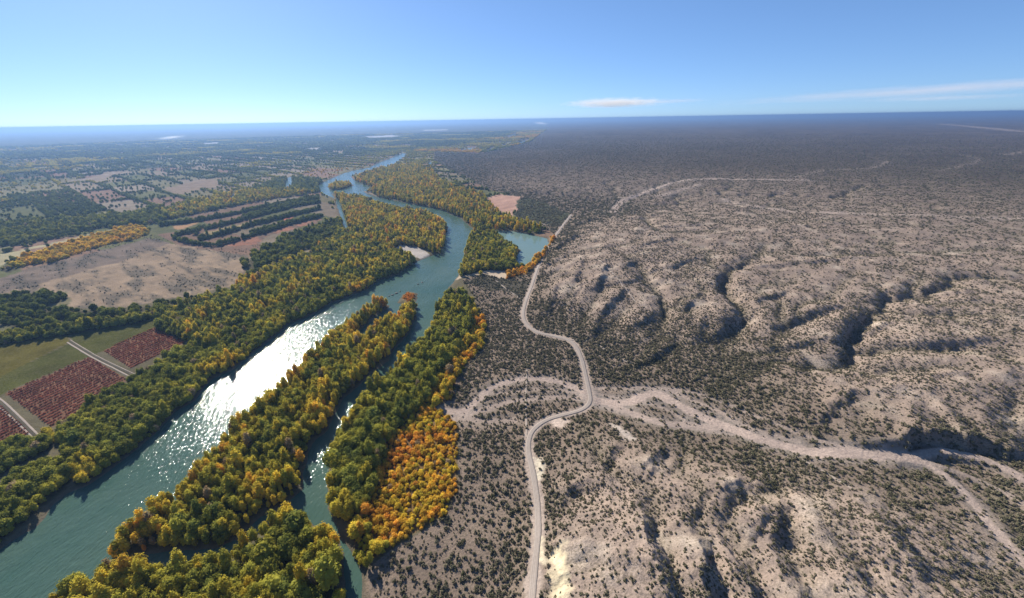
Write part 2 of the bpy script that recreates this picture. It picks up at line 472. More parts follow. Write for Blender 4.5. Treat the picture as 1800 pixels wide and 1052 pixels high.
# ------------------------------------------------------------------ material helpers
class NT:
    def __init__(s, name):
        s.m = bpy.data.materials.new(name); s.m.use_nodes = True
        s.t = s.m.node_tree; s.t.nodes.clear()
        s.out = s.n('ShaderNodeOutputMaterial')
    def n(s, typ, **kw):
        nd = s.t.nodes.new(typ)
        for k, v in kw.items(): setattr(nd, k, v)
        return nd
    def l(s, a, b): s.t.links.new(a, b)
    def mix(s, fac, a, b, blend='MIX'):
        nd = s.n('ShaderNodeMix', data_type='RGBA', blend_type=blend)
        for sock, v in ((nd.inputs['Factor'], fac), (nd.inputs[6], a), (nd.inputs[7], b)):
            if isinstance(v, (int, float)): sock.default_value = v
            elif isinstance(v, tuple): sock.default_value = (*v, 1) if len(v) == 3 else v
            else: s.l(v, sock)
        return nd.outputs[2]
    def math(s, op, a, b=0.0, clamp=False):
        nd = s.n('ShaderNodeMath', operation=op); nd.use_clamp = clamp
        for sock, v in ((nd.inputs[0], a), (nd.inputs[1], b)):
            if isinstance(v, (int, float)): sock.default_value = v
            else: s.l(v, sock)
        return nd.outputs[0]
    def ramp(s, fac, stops):
        nd = s.n('ShaderNodeValToRGB')
        e = nd.color_ramp.elements
        while len(e) < len(stops): e.new(.5)
        for el, (p, c) in zip(e, stops):
            el.position = p; el.color = (*c, 1) if len(c) == 3 else c
        s.l(fac, nd.inputs[0])
        return nd.outputs[0]
    def noise(s, scale, detail=3, vec=None, rough=.5):
        nd = s.n('ShaderNodeTexNoise'); nd.inputs['Scale'].default_value = scale
        nd.inputs['Detail'].default_value = detail; nd.inputs['Roughness'].default_value = rough
        if vec is not None: s.l(vec, nd.inputs['Vector'])
        return nd.outputs[0]
    def pos(s): return s.n('ShaderNodeNewGeometry').outputs['Position']
    def diffuse(s, col, rough=.95, bump=None, strength=.5, dist=1.0, spec=.15):
        b = s.n('ShaderNodeBsdfPrincipled')
        b.inputs['Roughness'].default_value = rough
        b.inputs['Specular IOR Level'].default_value = spec
        if isinstance(col, tuple): b.inputs['Base Color'].default_value = (*col, 1)
        else: s.l(col, b.inputs['Base Color'])
        if bump is not None:
            bn = s.n('ShaderNodeBump'); bn.inputs['Strength'].default_value = strength; bn.inputs['Distance'].default_value = dist
            s.l(bump, bn.inputs['Height']); s.l(bn.outputs[0], b.inputs['Normal'])
        return b

def ground_material(name):
    t = NT(name)
    at = t.n('ShaderNodeAttribute', attribute_name='albedo')
    sh = t.n('ShaderNodeAttribute', attribute_name='scrub')
    p = t.pos()
    n1 = t.noise(.45, 4, p, .6); n2 = t.noise(.035, 5, p, .6); n3 = t.noise(.14, 3, p, .6)
    col = t.mix(1.0, at.outputs['Color'], t.ramp(n1, [(.3, (.74, .74, .75)), (.7, (1.2, 1.19, 1.17))]), 'MULTIPLY')
    col = t.mix(1.0, col, t.ramp(n2, [(.3, (.8, .8, .82)), (.7, (1.18, 1.16, 1.14))]), 'MULTIPLY')
    # low plants too small to stand out one by one
    sp = t.math('ADD', t.math('MULTIPLY', n1, .55), t.math('MULTIPLY', n3, .45))
    n4 = t.noise(.9, 2, p, .5)
    sp = t.math('ADD', t.math('MULTIPLY', sp, .5), t.math('MULTIPLY', n4, .5))
    k = t.math('MULTIPLY', t.math('SUBTRACT', sp, .47), 11.0, True)
    k = t.math('MULTIPLY', k, sh.outputs['Fac'], True)
    col = t.mix(k, col, t.ramp(n3, [(.35, (.075, .066, .046)), (.65, (.125, .102, .076))]))
    b = t.diffuse(col, 1.0, n1, .6, 1.2, 0.0)
    t.l(b.outputs[0], t.out.inputs[0])
    return t.m

def soil_material(name, c1, c2, scale=.3):
    t = NT(name); p = t.pos()
    n = t.noise(scale, 5, p, .6); n2 = t.noise(scale * .12, 3, p)
    f = t.math('ADD', t.math('MULTIPLY', n, .6), t.math('MULTIPLY', n2, .4))
    col = t.ramp(f, [(.35, c1), (.65, c2)])
    b = t.diffuse(col, .95, n, .4, .5)
    t.l(b.outputs[0], t.out.inputs[0]); return t.m

def road_material(name, c1, c2, scale=.3):
    t = NT(name); p = t.pos()
    at = t.n('ShaderNodeAttribute', attribute_name='across')
    w = t.math('SINE', t.math('MULTIPLY', at.outputs['Fac'], 6.6))
    w = t.math('MULTIPLY', t.math('ABSOLUTE', w), .35)
    n = t.noise(scale, 5, p, .65); n2 = t.noise(scale * .12, 3, p)
    f = t.math('ADD', t.math('ADD', t.math('MULTIPLY', n, .6), t.math('MULTIPLY', n2, .4)), t.math('SUBTRACT', w, .2))
    col = t.ramp(f, [(.3, c1), (.7, c2)])
    b = t.diffuse(col, .95, n, .4, .5)
    t.l(b.outputs[0], t.out.inputs[0]); return t.m
def water_material(name, deep, shallow, rough=.13, bump=.55):
    t = NT(name); p = t.pos()
    mp = t.n('ShaderNodeMapping'); mp.inputs['Rotation'].default_value[2] = math.radians(-38); mp.inputs['Scale'].default_value = (1.0, .45, 1)
    t.l(p, mp.inputs['Vector'])
    n = t.noise(.42, 3, mp.outputs[0], .6); n2 = t.noise(.07, 3, mp.outputs[0]); n3 = t.noise(.012, 4, p, .6)
    h = t.math('ADD', n, t.math('MULTIPLY', n2, 1.4))
    col = t.ramp(n3, [(.35, deep), (.65, shallow)])
    b = t.diffuse(col, rough, h, bump, .8, .24)
    b.inputs['IOR'].default_value = 1.33
    t.l(b.outputs[0], t.out.inputs[0]); return t.m

def foliage_material(name, stops, trans=.35):
    t = NT(name)
    at = t.n('ShaderNodeAttribute', attribute_name='tint', attribute_type='INSTANCER')
    tc = t.n('ShaderNodeTexCoord')
    n = t.noise(.9, 3, tc.outputs['Object'])
    oi = t.n('ShaderNodeObjectInfo')
    f = t.math('ADD', at.outputs['Fac'], t.math('MULTIPLY', t.math('SUBTRACT', n, .5), .22), True)
    col = t.ramp(f, stops)
    v = t.math('ADD', t.math('MULTIPLY', oi.outputs['Random'], .5), .75)
    hs = t.n('ShaderNodeHueSaturation'); t.l(v, hs.inputs['Value']); t.l(col, hs.inputs['Color'])
    d = t.n('ShaderNodeBsdfDiffuse'); t.l(hs.outputs[0], d.inputs['Color'])
    tr = t.n('ShaderNodeBsdfTranslucent'); t.l(hs.outputs[0], tr.inputs['Color'])
    mx = t.n('ShaderNodeMixShader'); mx.inputs[0].default_value = trans
    t.l(d.outputs[0], mx.inputs[1]); t.l(tr.outputs[0], mx.inputs[2]); t.l(mx.outputs[0], t.out.inputs[0])
    return t.m

MAT = {}
MAT['ground'] = ground_material('ground')
MAT['wash'] = ground_material('wash_sand')
MAT['road'] = road_material('gravel_road', (.25, .208, .175), (.33, .28, .24), .5)
MAT['path'] = soil_material('track_dust', (.27, .22, .18), (.36, .30, .25), .5)
MAT['river'] = water_material('river_water', (.046, .092, .071), (.070, .114, .088), .075, .9)
MAT['channel'] = water_material('channel_water', (.046, .092, .071), (.070, .114, .088), .06, .42)
MAT['lagoon'] = water_material('lagoon_water', (.12, .19, .17), (.15, .215, .19), .1, .12)
MAT['foliage'] = foliage_material('foliage', [(0, (.092, .118, .036)), (.22, (.195, .215, .048)), (.42, (.43, .39, .06)), (.60, (.70, .53, .065)), (.75, (.76, .44, .065)), (.86, (.70, .32, .06)), (1.0, (.30, .28, .19))], .52)
MAT['scrub'] = foliage_material('scrub_leaves', [(0, (.115, .115, .066)), (.5, (.20, .18, .115)), (1, (.29, .245, .18))], .35)
MAT['vine'] = foliage_material('vine_leaves', [(0, (.20, .085, .055)), (.5, (.38, .125, .085)), (1, (.48, .18, .10))], .3)
MAT['bark'] = soil_material('bark', (.10, .08, .06), (.17, .14, .11), 3.0)
MAT['rock'] = soil_material('river_rock', (.10, .09, .08), (.2, .18, .15), 1.0)

def link(name, me, mat=None, parent=None):
    o = bpy.data.objects.new(name, me); COL.objects.link(o)
    if mat is not None: me.materials.append(mat)
    if parent is not None: o.parent = parent
    return o
def np_mesh(name, V, F):
    me = bpy.data.meshes.new(name)
    V = np.ascontiguousarray(V, np.float32); F = np.ascontiguousarray(F, np.int32)
    me.vertices.add(len(V)); me.vertices.foreach_set('co', V.ravel())
    n = F.shape[1]
    me.loops.add(F.size); me.loops.foreach_set('vertex_index', F.ravel())
    me.polygons.add(len(F))
    me.polygons.foreach_set('loop_start', np.arange(0, F.size, n, dtype=np.int32))
    me.polygons.foreach_set('loop_total', np.full(len(F), n, np.int32))
    me.polygons.foreach_set('use_smooth', np.ones(len(F), bool))
    me.update(calc_edges=True)
    return me

# ------------------------------------------------------------------ ground sheet: rows by distance, columns by direction
dep = np.radians(np.concatenate([np.arange(76, 24, -.13), np.arange(24, 2.0, -.095)]))
rr = np.concatenate([[2, 15, 30, 45, 55], CAM_H / np.tan(dep), np.geomspace(CAM_H / math.tan(math.radians(1.99)), 95000, 70)])
az = np.radians(np.concatenate([np.arange(-66, 66.01, .185), np.arange(70, 294, 4.0)]))
NR, NC = len(rr), len(az)
gr, ga = np.meshgrid(rr, az, indexing='ij')
gx = (gr * np.sin(ga)).ravel(); gy = (gr * np.cos(ga)).ravel()
gsd = water_sd(gx, gy)
gz = terrain(gx, gy, gsd)
i0 = (np.arange(NR - 1)[:, None] * NC + np.arange(NC)[None]).ravel()
i1 = (np.arange(NR - 1)[:, None] * NC + (np.arange(NC)[None] + 1) % NC).ravel()
QUADS = np.stack([i0, i1, i1 + NC, i0 + NC], 1)[:, ::-1]

def height_at(x, y):
    """bilinear height on the sheet itself, so things stand on the mesh"""
    r = np.sqrt(x * x + y * y); a = np.arctan2(x, y)
    i = np.clip(np.searchsorted(rr, r) - 1, 0, NR - 2)
    n_f = int(np.sum(az < math.radians(66.02)))
    j = np.clip(np.searchsorted(az[:n_f], a) - 1, 0, n_f - 2)
    fr = np.clip((r - rr[i]) / (rr[i + 1] - rr[i]), 0, 1); fa = np.clip((a - az[j]) / (az[j + 1] - az[j]), 0, 1)
    z = gz.reshape(NR, NC)
    return (z[i, j] * (1 - fa) + z[i, j + 1] * fa) * (1 - fr) + (z[i + 1, j] * (1 - fa) + z[i + 1, j + 1] * fa) * fr

# ------------------------------------------------------------------ what covers the ground
def poly(pts, z=2.0): return U(pts, z)
# woods: outline, zone phrase, spacing, tint (mean, spread), share of upright poplars, size
WOODS = [
 dict(p=ISLAND, sub=2.0, zone='on the long river island', sp=4.3, tint=(.42, .17), pop=.45, size=.78),
 dict(p=GROVE, sub=2.5, zone='in the grove at the fork', sp=4.6, tint=(.38, .14), pop=.4, size=.84),
 dict(p=poly([(100,752),(130,722),(180,692),(240,662),(290,624),(345,600),(372,604),(420,575),(470,545),(540,520),(600,500),(640,490),(742,458),(707,483),(675,493),(650,510),(585,535),(555,554),(515,570),(482,598),(447,622),(412,652),(370,672),(342,712),(307,732),(265,780),(225,812),(150,866),(128,850)], 7), zone='on the orchard side river bank', sp=3.9, tint=(.27, .09), pop=.25, size=.66, bank=1),
 dict(p=poly([(270,555),(340,524),(410,508),(430,482),(470,470),(540,445),(560,432),(600,402),(612,405),(640,412),(660,425),(700,440),(742,458),(640,490),(600,500),(540,520),(470,545),(420,575),(372,604),(345,600),(300,575)], 9), zone='in the mixed wood beside the plain', sp=5.0, tint=(.33, .22), pop=.35, size=.82, gap=.14),
 dict(p=poly([(586,345),(640,350),(690,368),(745,374),(762,380),(784,396),(787,420),(778,440),(758,444),(735,432),(700,428),(690,440),(640,412),(612,400),(602,376)], 6), zone='on the peninsula in the bend', sp=6.8, tint=(.45, .2), pop=.55, size=.9, gap=.3),
 dict(p=poly([(622,316),(645,303),(692,292),(730,290),(760,300),(775,320),(800,330),(850,345),(872,372),(905,386),(960,408),(930,410),(870,402),(834,404),(812,384),(777,368),(747,362),(702,352),(667,345),(650,336)], 5), zone='in the yellow wood beyond the bend', sp=8.0, tint=(.43, .2), pop=.6, size=.95, gap=.36),
 dict(p=poly([(830,408),(868,410),(898,430),(914,442),(906,460),(900,472),(850,472),(808,484),(815,447),(822,425)], 6), zone='on the spit beside the lagoon', sp=5.2, tint=(.33, .15), pop=.3, size=.82),
 dict(p=poly([(888,490),(905,474),(920,474),(940,458),(955,446),(966,432),(970,418),(976,420),(960,446),(946,466),(925,486)], 3), zone='in the orange lagoon fringe', sp=5.5, tint=(.74, .07), pop=0, size=.75, bush=.6),
 dict(p=poly([(782,512),(812,508),(826,530),(830,565),(812,600),(790,628),(770,655),(755,690),(730,712),(700,740),(672,790),(655,830),(640,880),(612,900),(590,900),(574,870),(572,800),(590,770),(600,745),(616,722),(640,692),(668,666),(698,634),(722,612),(752,580),(762,556),(770,532)], 9), zone='in the wood beside the narrow channel', sp=4.4, tint=(.31, .13), pop=.3, size=.82, gap=.06),
 dict(p=poly([(764,690),(800,690),(764,716),(790,728),(804,742),(803,860),(772,904),(700,954),(660,960),(645,900),(640,880),(655,830),(672,790),(700,740),(730,712)], 4), zone='in the orange thicket', sp=3.5, tint=(.72, .13), pop=0, size=.55, bush=1.0),
 dict(p=poly([(612,900),(640,890),(660,958),(700,952),(650,985),(636,1010),(624,1060),(620,1130),(632,1130),(634,1020),(626,975),(606,930)], 4), zone='in the thin strip of trees', sp=4.6, tint=(.45, .18), pop=.2, size=.75, bush=.5),
 dict(p=poly([(822,520),(850,558),(852,602),(802,662),(798,690),(764,716),(736,714),(758,690),(770,655),(790,628),(812,600),(830,565)], 5), zone='in the mottled thicket above the wash', sp=4.2, tint=(.60, .15), pop=0, size=.65, bush=.75),
 dict(p=poly([(0,775),(40,768),(85,770),(92,778),(60,800),(30,812),(0,826),(-80,870),(-80,800)], 6), zone='in the upper plantation block', sp=3.8, tint=(.28, .05), pop=.1, size=.62),
 dict(p=poly([(0,850),(40,822),(90,808),(128,815),(132,828),(105,855),(60,890),(20,920),(0,940),(-90,1010),(-140,960)], 6), zone='in the lower plantation block', sp=3.9, tint=(.30, .05), pop=.1, size=.66),
 dict(p=poly([(272,556),(292,560),(330,580),(368,602),(356,607),(318,590),(280,574)], 7), zone='in the orchard windbreak', sp=3.8, tint=(.18, .05), pop=.4, size=.72),
 dict(p=poly([(0,590),(60,578),(120,572),(215,560),(272,550),(272,556),(215,568),(120,584),(60,592),(0,602),(-120,625),(-120,612)], 6), zone='in the green field hedgerow', sp=4.2, tint=(.30, .16), pop=.3, size=.7),
 dict(p=poly([(0,570),(0,545),(60,540),(130,545),(210,545),(300,530),(330,522),(350,515),(330,530),(272,552),(120,570),(60,576)], 4), zone='in the belt behind the hedgerow', sp=8, tint=(.18, .1), pop=.1, size=.75, gap=.35),
 dict(p=poly([(0,523),(40,522),(95,515),(118,520),(100,530),(60,545),(0,552)], 5), zone='in the dark plain clump', sp=6.5, tint=(.10, .05), pop=0, size=.9, gap=.3),
 dict(p=poly([(30,455),(100,434),(150,418),(215,402),(245,397),(262,410),(240,420),(190,430),(140,445),(90,462),(50,466)], 3), zone='in the golden plain stand', sp=5.2, tint=(.66, .05), pop=0, size=.7, bush=.7),
 dict(p=poly([(0,470),(30,458),(45,468),(10,482)], 3), zone='in the thin end of the golden stand', sp=9, tint=(.5, .1), pop=0, size=.6, gap=.4),
 dict(p=poly([(575,330),(590,322),(615,323),(620,327),(605,333),(583,335)], 3), zone='on the small islet in the upper river', sp=8, tint=(.48, .1), pop=.2, size=.9),
 dict(p=poly([(705,525),(712,517),(722,514),(731,519),(728,527),(716,533)], 1), zone='on the low gravel bar off the island tip', sp=3.2, tint=(.95, .06), pop=0, size=.35, bush=1),
 # plantation rows beyond the plain
 dict(p=poly([(425,470),(450,440),(500,415),(560,395),(600,380),(604,400),(560,430),(500,455),(450,474)], 5), zone='', sp=8, tint=(.2, .14), pop=.2, size=.85, gap=.42),
 dict(p=poly([(0,395),(60,388),(130,384),(200,378),(280,365),(330,372),(270,392),(200,396),(130,408),(60,425),(0,432)], 5), zone='', sp=9, tint=(.22, .13), pop=.2, size=.95, gap=.32),
 dict(p=poly([(280,372),(360,350),(430,335),(500,335),(560,338),(460,352),(380,368),(300,384)], 5), zone='', sp=9, tint=(.42, .16), pop=.3, size=.95, gap=.3),
 dict(p=poly([(430,335),(500,312),(560,315),(575,322),(560,338),(500,336)], 5), zone='', sp=9, tint=(.20, .12), pop=.3, size=.95, gap=.1),
]
for ln in ([(305,417),(340,408),(352,402)], [(304,420),(335,428),(372,434)], [(350,424),(385,414),(455,394),(520,378),(562,368)], [(378,434),(425,421),(475,406),(530,389),(566,380)],
           [(360,404),(405,393),(455,380),(520,363),(562,356)], [(280,397),(330,392),(400,380),(470,364),(560,347)], [(345,414),(352,402),(362,399)], [(430,382),(500,362),(560,350)], [(440,412),(500,395),(560,383)]):
    up = [(x_, y_ - 1.3) for x_, y_ in ln]; dn = [(x_, y_ + 1.3) for x_, y_ in ln]
    WOODS.append(dict(p=poly(up + dn[::-1], 2), zone='', sp=5.5, tint=(.16, .05), pop=.3, size=.78))
# fields: name, outline, albedo, scrub
FIELDS = [
 ('red_orchard_field', poly([(182,617),(268,576),(328,602),(230,648)]), (.17, .095, .062), .12),
 ('red_orchard_field', poly([(10,692),(158,628),(224,668),(92,752)]), (.17, .095, .062), .12),
 ('red_orchard_field', poly([(-120,775),(0,712),(52,762),(-40,805)]), (.17, .095, .062), .12),
 ('green_field', poly([(-130,680),(0,604),(60,592),(120,584),(122,602),(30,648),(-130,735)]), (.105, .092, .022), .25),
 ('green_field', poly([(-130,735),(30,648),(122,604),(157,627),(10,690),(-120,772)]), (.074, .078, .022), .3),
 ('green_field', poly([(126,600),(124,584),(215,569),(272,557),(278,574),(184,616),(165,624)]), (.074, .078, .022), .3),
]
FIELDS_FAR = [  # outline, albedo
 (poly([(0,500),(60,480),(110,462),(200,440),(265,420),(310,432),(380,440),(450,452),(425,480),(410,502),(340,520),(210,540),(120,545),(118,515),(0,522),(-200,560),(-200,540)]), (.30, .225, .155), .25),
 (poly([(-200,540),(0,492),(60,470),(150,448),(265,418),(300,428),(200,462),(110,488),(0,516),(-200,556)]), (.22, .17, .135), .8),
 (poly([(0,470),(50,440),(110,428),(200,402),(240,396),(100,424),(0,448),(-60,480)]), (.34, .30, .18), .1),
 (poly([(380,432),(470,405),(560,385),(560,392),(480,412),(440,432)]), (.30, .15, .10), .2),
 (poly([(305,398),(345,388),(350,395),(312,404)]), (.36, .22, .12), .1),
 (poly([(485,384),(525,375),(534,378),(500,388)]), (.38, .13, .09), .1),
 (poly([(350,412),(440,390),(540,368),(545,372),(450,396),(365,416)]), (.26, .20, .10), .2),
 (poly([(850,352),(880,345),(914,350),(908,370),(900,380),(872,376)]), (.40, .25, .19), .1),
 (poly([(914,350),(935,352),(1004,378),(985,403),(965,396),(905,382)]), (.062, .072, .040), .8),
 (poly([(816,500),(850,482),(905,490),(935,500),(925,530),(880,512)]), (.085, .08, .062), .9),
 (poly([(795,494),(815,478),(880,474),(895,490),(850,482)]), (.42, .34, .25), .1),
 (poly([(690,432),(710,428),(748,440),(754,450),(742,458),(715,446)]), (.42, .38, .34), .1),
 (poly([(578,490),(590,476),(620,470),(618,484),(600,496)]), (.34, .27, .22), .3),
 (poly([(135,388),(180,372),(200,368),(178,380)]), (.30, .27, .14), .2),
 (poly([(280,335),(345,318),(385,312),(380,328),(310,345)]), (.25, .19, .135), .2),
 (poly([(110,322),(200,302),(225,304),(170,318)]), (.27, .215, .16), .2),
 (poly([(640,240),(690,238),(708,240),(690,243),(648,244)]), (.40, .385, .37), 0),
 (poly([(530,263),(560,260),(570,262),(545,265)]), (.40, .385, .37), 0),
 (poly([(355,252),(390,250),(380,255),(360,256)]), (.40, .385, .37), 0),
 (poly([(740,229),(790,228),(786,230),(744,231)]), (.40, .385, .37), 0),
]

# farmland beyond: strips along the valley
VA = math.radians(-52)
def strips(x, y):
    wx = x + 50 * noise(x * .0011, y * .0011, 81); wy = y + 50 * noise(x * .0011, y * .0011, 82)
    u = wx * math.sin(VA) + wy * math.cos(VA); v = wx * math.cos(VA) - wy * math.sin(VA)
    iv = np.floor(v / 115.0); off = hash2(iv, iv * 0, 4) * 400
    L = 240 + 260 * hash2(iv, iv * 0 + 3, 5)
    iu = np.floor((u + off) / L)
    h = hash2(iu, iv, 6); h2 = hash2(iu, iv, 7)
    fv = v / 115.0 - iv; fu = (u + off) / L - iu
    edge = np.minimum(np.minimum(fv, 1 - fv) * 115, np.minimum(fu, 1 - fu) * L)
    return h, h2, edge

STRIPCOL = np.array([(.25, .20, .14), (.20, .18, .10), (.15, .155, .07), (.24, .155, .11), (.20, .185, .10), (.29, .24, .18), (.125, .135, .06)])

def gully_k(x, y, r):
    w = erosion_weight(x, y); k = np.zeros(len(x)); m = w > 0
    k[m] = grid_at(EWET, x[m], y[m]) * w[m]
    return k
def cover(x, y, sd):
    """albedo and low-plant share of the ground"""
    N = len(x)
    r = np.sqrt(x * x + y * y)
    wx = x + np.minimum(r * .012, 60) * noise(x * .02, y * .02, 31); wy = y + np.minimum(r * .012, 60) * noise(x * .02, y * .02, 32)
    des = inside(DESERT, wx, wy)
    alb = np.zeros((N, 3)); scr = np.zeros(N)
    # valley
    h, h2, edge = strips(x, y)
    sc = STRIPCOL[(h * 6.999).astype(int)]
    big = fbm(x * .0009, y * .0009, 51, 3)[:, None]
    sc = sc * (1 + .5 * big)
    farm = sstep(700, 1000, r)[:, None]
    valley = np.array([.13, .115, .07]) * np.ones((N, 3))
    alb[:] = valley * (1 - farm) + sc * farm
    scr[:] = .55
    k = ((edge < 9) & (h2 < .6)) | (h2 > .80)
    far = (r > 3500) & k
    alb[far] = np.array([.055, .065, .032])
    # desert soil
    vf = sstep(4500, 9000, r)[:, None] * .8
    alb[:] = alb * (1 - vf) + np.array([.085, .088, .058]) * vf
    n1 = fbm(x * .006, y * .006, 71, 4); n2 = fbm(x * .03, y * .03, 72, 3)
    hb = base_h(x, y)
    hill = sstep(8, 20, hb)
    soil = np.array([.25, .193, .150]) * (1 - hill)[:, None] + np.array([.325, .252, .203]) * hill[:, None]
    soil = soil * (1 + .25 * n1 + .15 * n2)[:, None]
    pale = np.clip(n2 * 1.6 - .25, 0, 1)[:, None] * hill[:, None]
    soil = soil * (1 - pale) + np.array([.52, .44, .35]) * pale
    fd = sstep(600, 2500, r)[:, None]
    soil = soil * (1 - fd) + np.array([.086, .068, .054]) * (1 + .55 * n1 + .5 * fbm(x * .0011, y * .0011, 73, 3))[:, None] * fd
    sd_ = .70 - .22 * hill + .35 * n1 + .2 * n2 + .2 * fd[:, 0]
    gk = gully_k(x, y, r)
    soil = soil * (1 - .6 * gk[:, None]) + np.array([.15, .145, .085]) * .6 * gk[:, None]
    sd_ = sd_ + .5 * gk
    alb[des] = soil[des]; scr[des] = np.clip(sd_, .12, 1)[des]
    for (p, c, s) in FIELDS_FAR:
        m = inside(p, wx, wy)
        alb[m] = np.array(c) * (1 + .22 * n2[m] + .2 * n1[m])[:, None]; scr[m] = s
        if c[0] in (.30, .22) and m.any():
            xu = x[m] * math.sin(VA) + y[m] * math.cos(VA); xv = x[m] * math.cos(VA) - y[m] * math.sin(VA)
            q = sstep(-.12, .22, fbm(xu * .009, xv * .035, 75, 5, .66))[:, None] * .75
            alb[m] = alb[m] * (1 - q) + np.array([.095, .09, .075]) * q
    for (nm, p, c, s) in FIELDS:
        m = inside(p, x, y)
        alb[m] = np.array(c) * (1 + .25 * n2[m])[:, None]; scr[m] = s
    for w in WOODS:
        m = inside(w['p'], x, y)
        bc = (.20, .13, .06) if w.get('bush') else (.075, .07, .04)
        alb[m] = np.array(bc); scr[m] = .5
    # washes
    wsh = np.zeros(N)
    for (p, w, s) in WASH:
        x0, y0 = p.min(0) - w * 4; x1, y1 = p.max(0) + w * 4
        m = (x > x0) & (x < x1) & (y > y0) & (y < y1)
        if not m.any(): continue
        nn = noise(x[m] * .09, y[m] * .09, 91) * w * .5 + noise(x[m] * .25, y[m] * .25, 92) * w * .25
        dd = pdist(p, x[m], y[m]) + nn
        wsh[m] = np.maximum(wsh[m], s * sstep(w * 1.25, w * .8, dd) )
        # grey gravel margin
        g = .45 * s * sstep(w * 3.2, w * 1.4, dd)
        a = alb[m]; a = a * (1 - g[:, None]) + np.array([.26, .235, .21]) * g[:, None]; alb[m] = a
        q = scr[m]; scr[m] = q * (1 - g * .6)
    alb[:] = alb * (1 - wsh[:, None]) + np.array([.385, .305, .255]) * wsh[:, None]
    scr[:] = scr * (1 - wsh)
    # road shoulders and yellow cut bank
    m = r < 1600
    dd = pdist(ROAD, x[m], y[m]) + 2.0 * noise(x[m] * .15, y[m] * .15, 95)
    g = sstep(6.5, 3.2, dd)
    alb[m] = alb[m] * (1 - g[:, None]) + np.array([.33, .27, .225]) * g[:, None]; scr[m] *= (1 - g)
    for (p, c) in CUTS:
        k = sstep(3, -2, sdist(p, x[m], y[m]) + 3.0 * noise(x[m] * .2, y[m] * .2, 96))
        alb[m] = alb[m] * (1 - k[:, None]) + np.array(c) * k[:, None]; scr[m] *= (1 - k)
    # gravel on water edges
    k = sstep(6, 0, sd)
    alb[:] = alb * (1 - k[:, None]) + np.array([.13, .115, .085]) * k[:, None]
    return alb, np.clip(scr, 0, 1), des, wsh
CUTS = [(UT([(968,970),(990,958),(996,985),(1004,1060),(972,1060)]), (.54, .46, .31)), (UT([(940,805),(950,806),(957,825),(950,842),(945,838)]), (.52, .46, .35)),
        (UT([(968,740),(985,736),(998,740),(990,755),(975,752)]), (.52, .42, .34)), (UT([(946,935),(958,960),(955,990),(946,985)]), (.55, .48, .34)), (UT([(1070,745),(1090,750),(1120,775),(1105,778)]), (.42, .36, .30))]

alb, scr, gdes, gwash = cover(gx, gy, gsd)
fcx = gx[QUADS].mean(1); fcy = gy[QUADS].mean(1)
fcls = np.zeros(len(QUADS), int)
for k, (nm, p, c, s) in enumerate(FIELDS):
    fcls[inside(p, fcx, fcy)] = 10 + k
fcls[gwash[QUADS].mean(1) > .5] = 1

def sub_sheet(name, mask, mat, zz=None, kind='structure', attrs=True):
    f = QUADS[mask]
    u, inv = np.unique(f.ravel(), return_inverse=True)
    V = np.stack([gx[u], gy[u], (gz if zz is None else zz)[u]], 1)
    me = np_mesh(name, V, inv.reshape(-1, 4))
    if attrs:
        c = np.ones((len(u), 4), np.float32); c[:, :3] = alb[u]
        a = me.attributes.new('albedo', 'FLOAT_COLOR', 'POINT'); a.data.foreach_set('color', c.ravel())
        a = me.attributes.new('scrub', 'FLOAT', 'POINT'); a.data.foreach_set('value', scr[u].astype(np.float32))
    o = link(name, me, mat); o['kind'] = kind
    return o
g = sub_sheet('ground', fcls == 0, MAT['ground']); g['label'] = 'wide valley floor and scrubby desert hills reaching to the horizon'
g = sub_sheet('dry_riverbed', fcls == 1, MAT['wash']); g['label'] = 'pale braided sand bed of the dry wash'
for k, (nm, p, c, s) in enumerate(FIELDS):
    g = sub_sheet(nm, fcls == 10 + k, MAT['ground'])
    g['label'] = 'red soil under the orchard rows' if 'red' in nm else 'flat green farm field beside the orchard'

# ------------------------------------------------------------------ water
fs = gsd[QUADS].min(1)
lag = sdist(LAGOON, fcx, fcy) < 12
pond = np.zeros(len(QUADS), bool)
for p in PONDS: pond |= sdist(p, fcx, fcy) < 25
zw = np.zeros(len(gx))
wet = fs < 5
SIDE = inside(U([(762,526),(690,600),(560,740),(505,870),(470,1200),(680,1200),(610,880),(640,740),(740,630),(785,530)], 2), fcx, fcy)
o = sub_sheet('channel_water', wet & SIDE, MAT['channel'], zw, attrs=False); o['label'] = 'narrow teal side channel between island and right wood'
wet &= ~SIDE
o = sub_sheet('river_water', wet & ~lag & ~pond, MAT['river'], zw, attrs=False); o['label'] = 'teal river with sun glitter winding through the woods'
o = sub_sheet('lagoon_water', wet & lag, MAT['lagoon'], zw, attrs=False); o['label'] = 'pale green lagoon beside the river'
o = sub_sheet('pond_water', wet & pond & ~lag, MAT['river'], zw, attrs=False); o['label'] = 'small far ponds and oxbows shining among the trees'

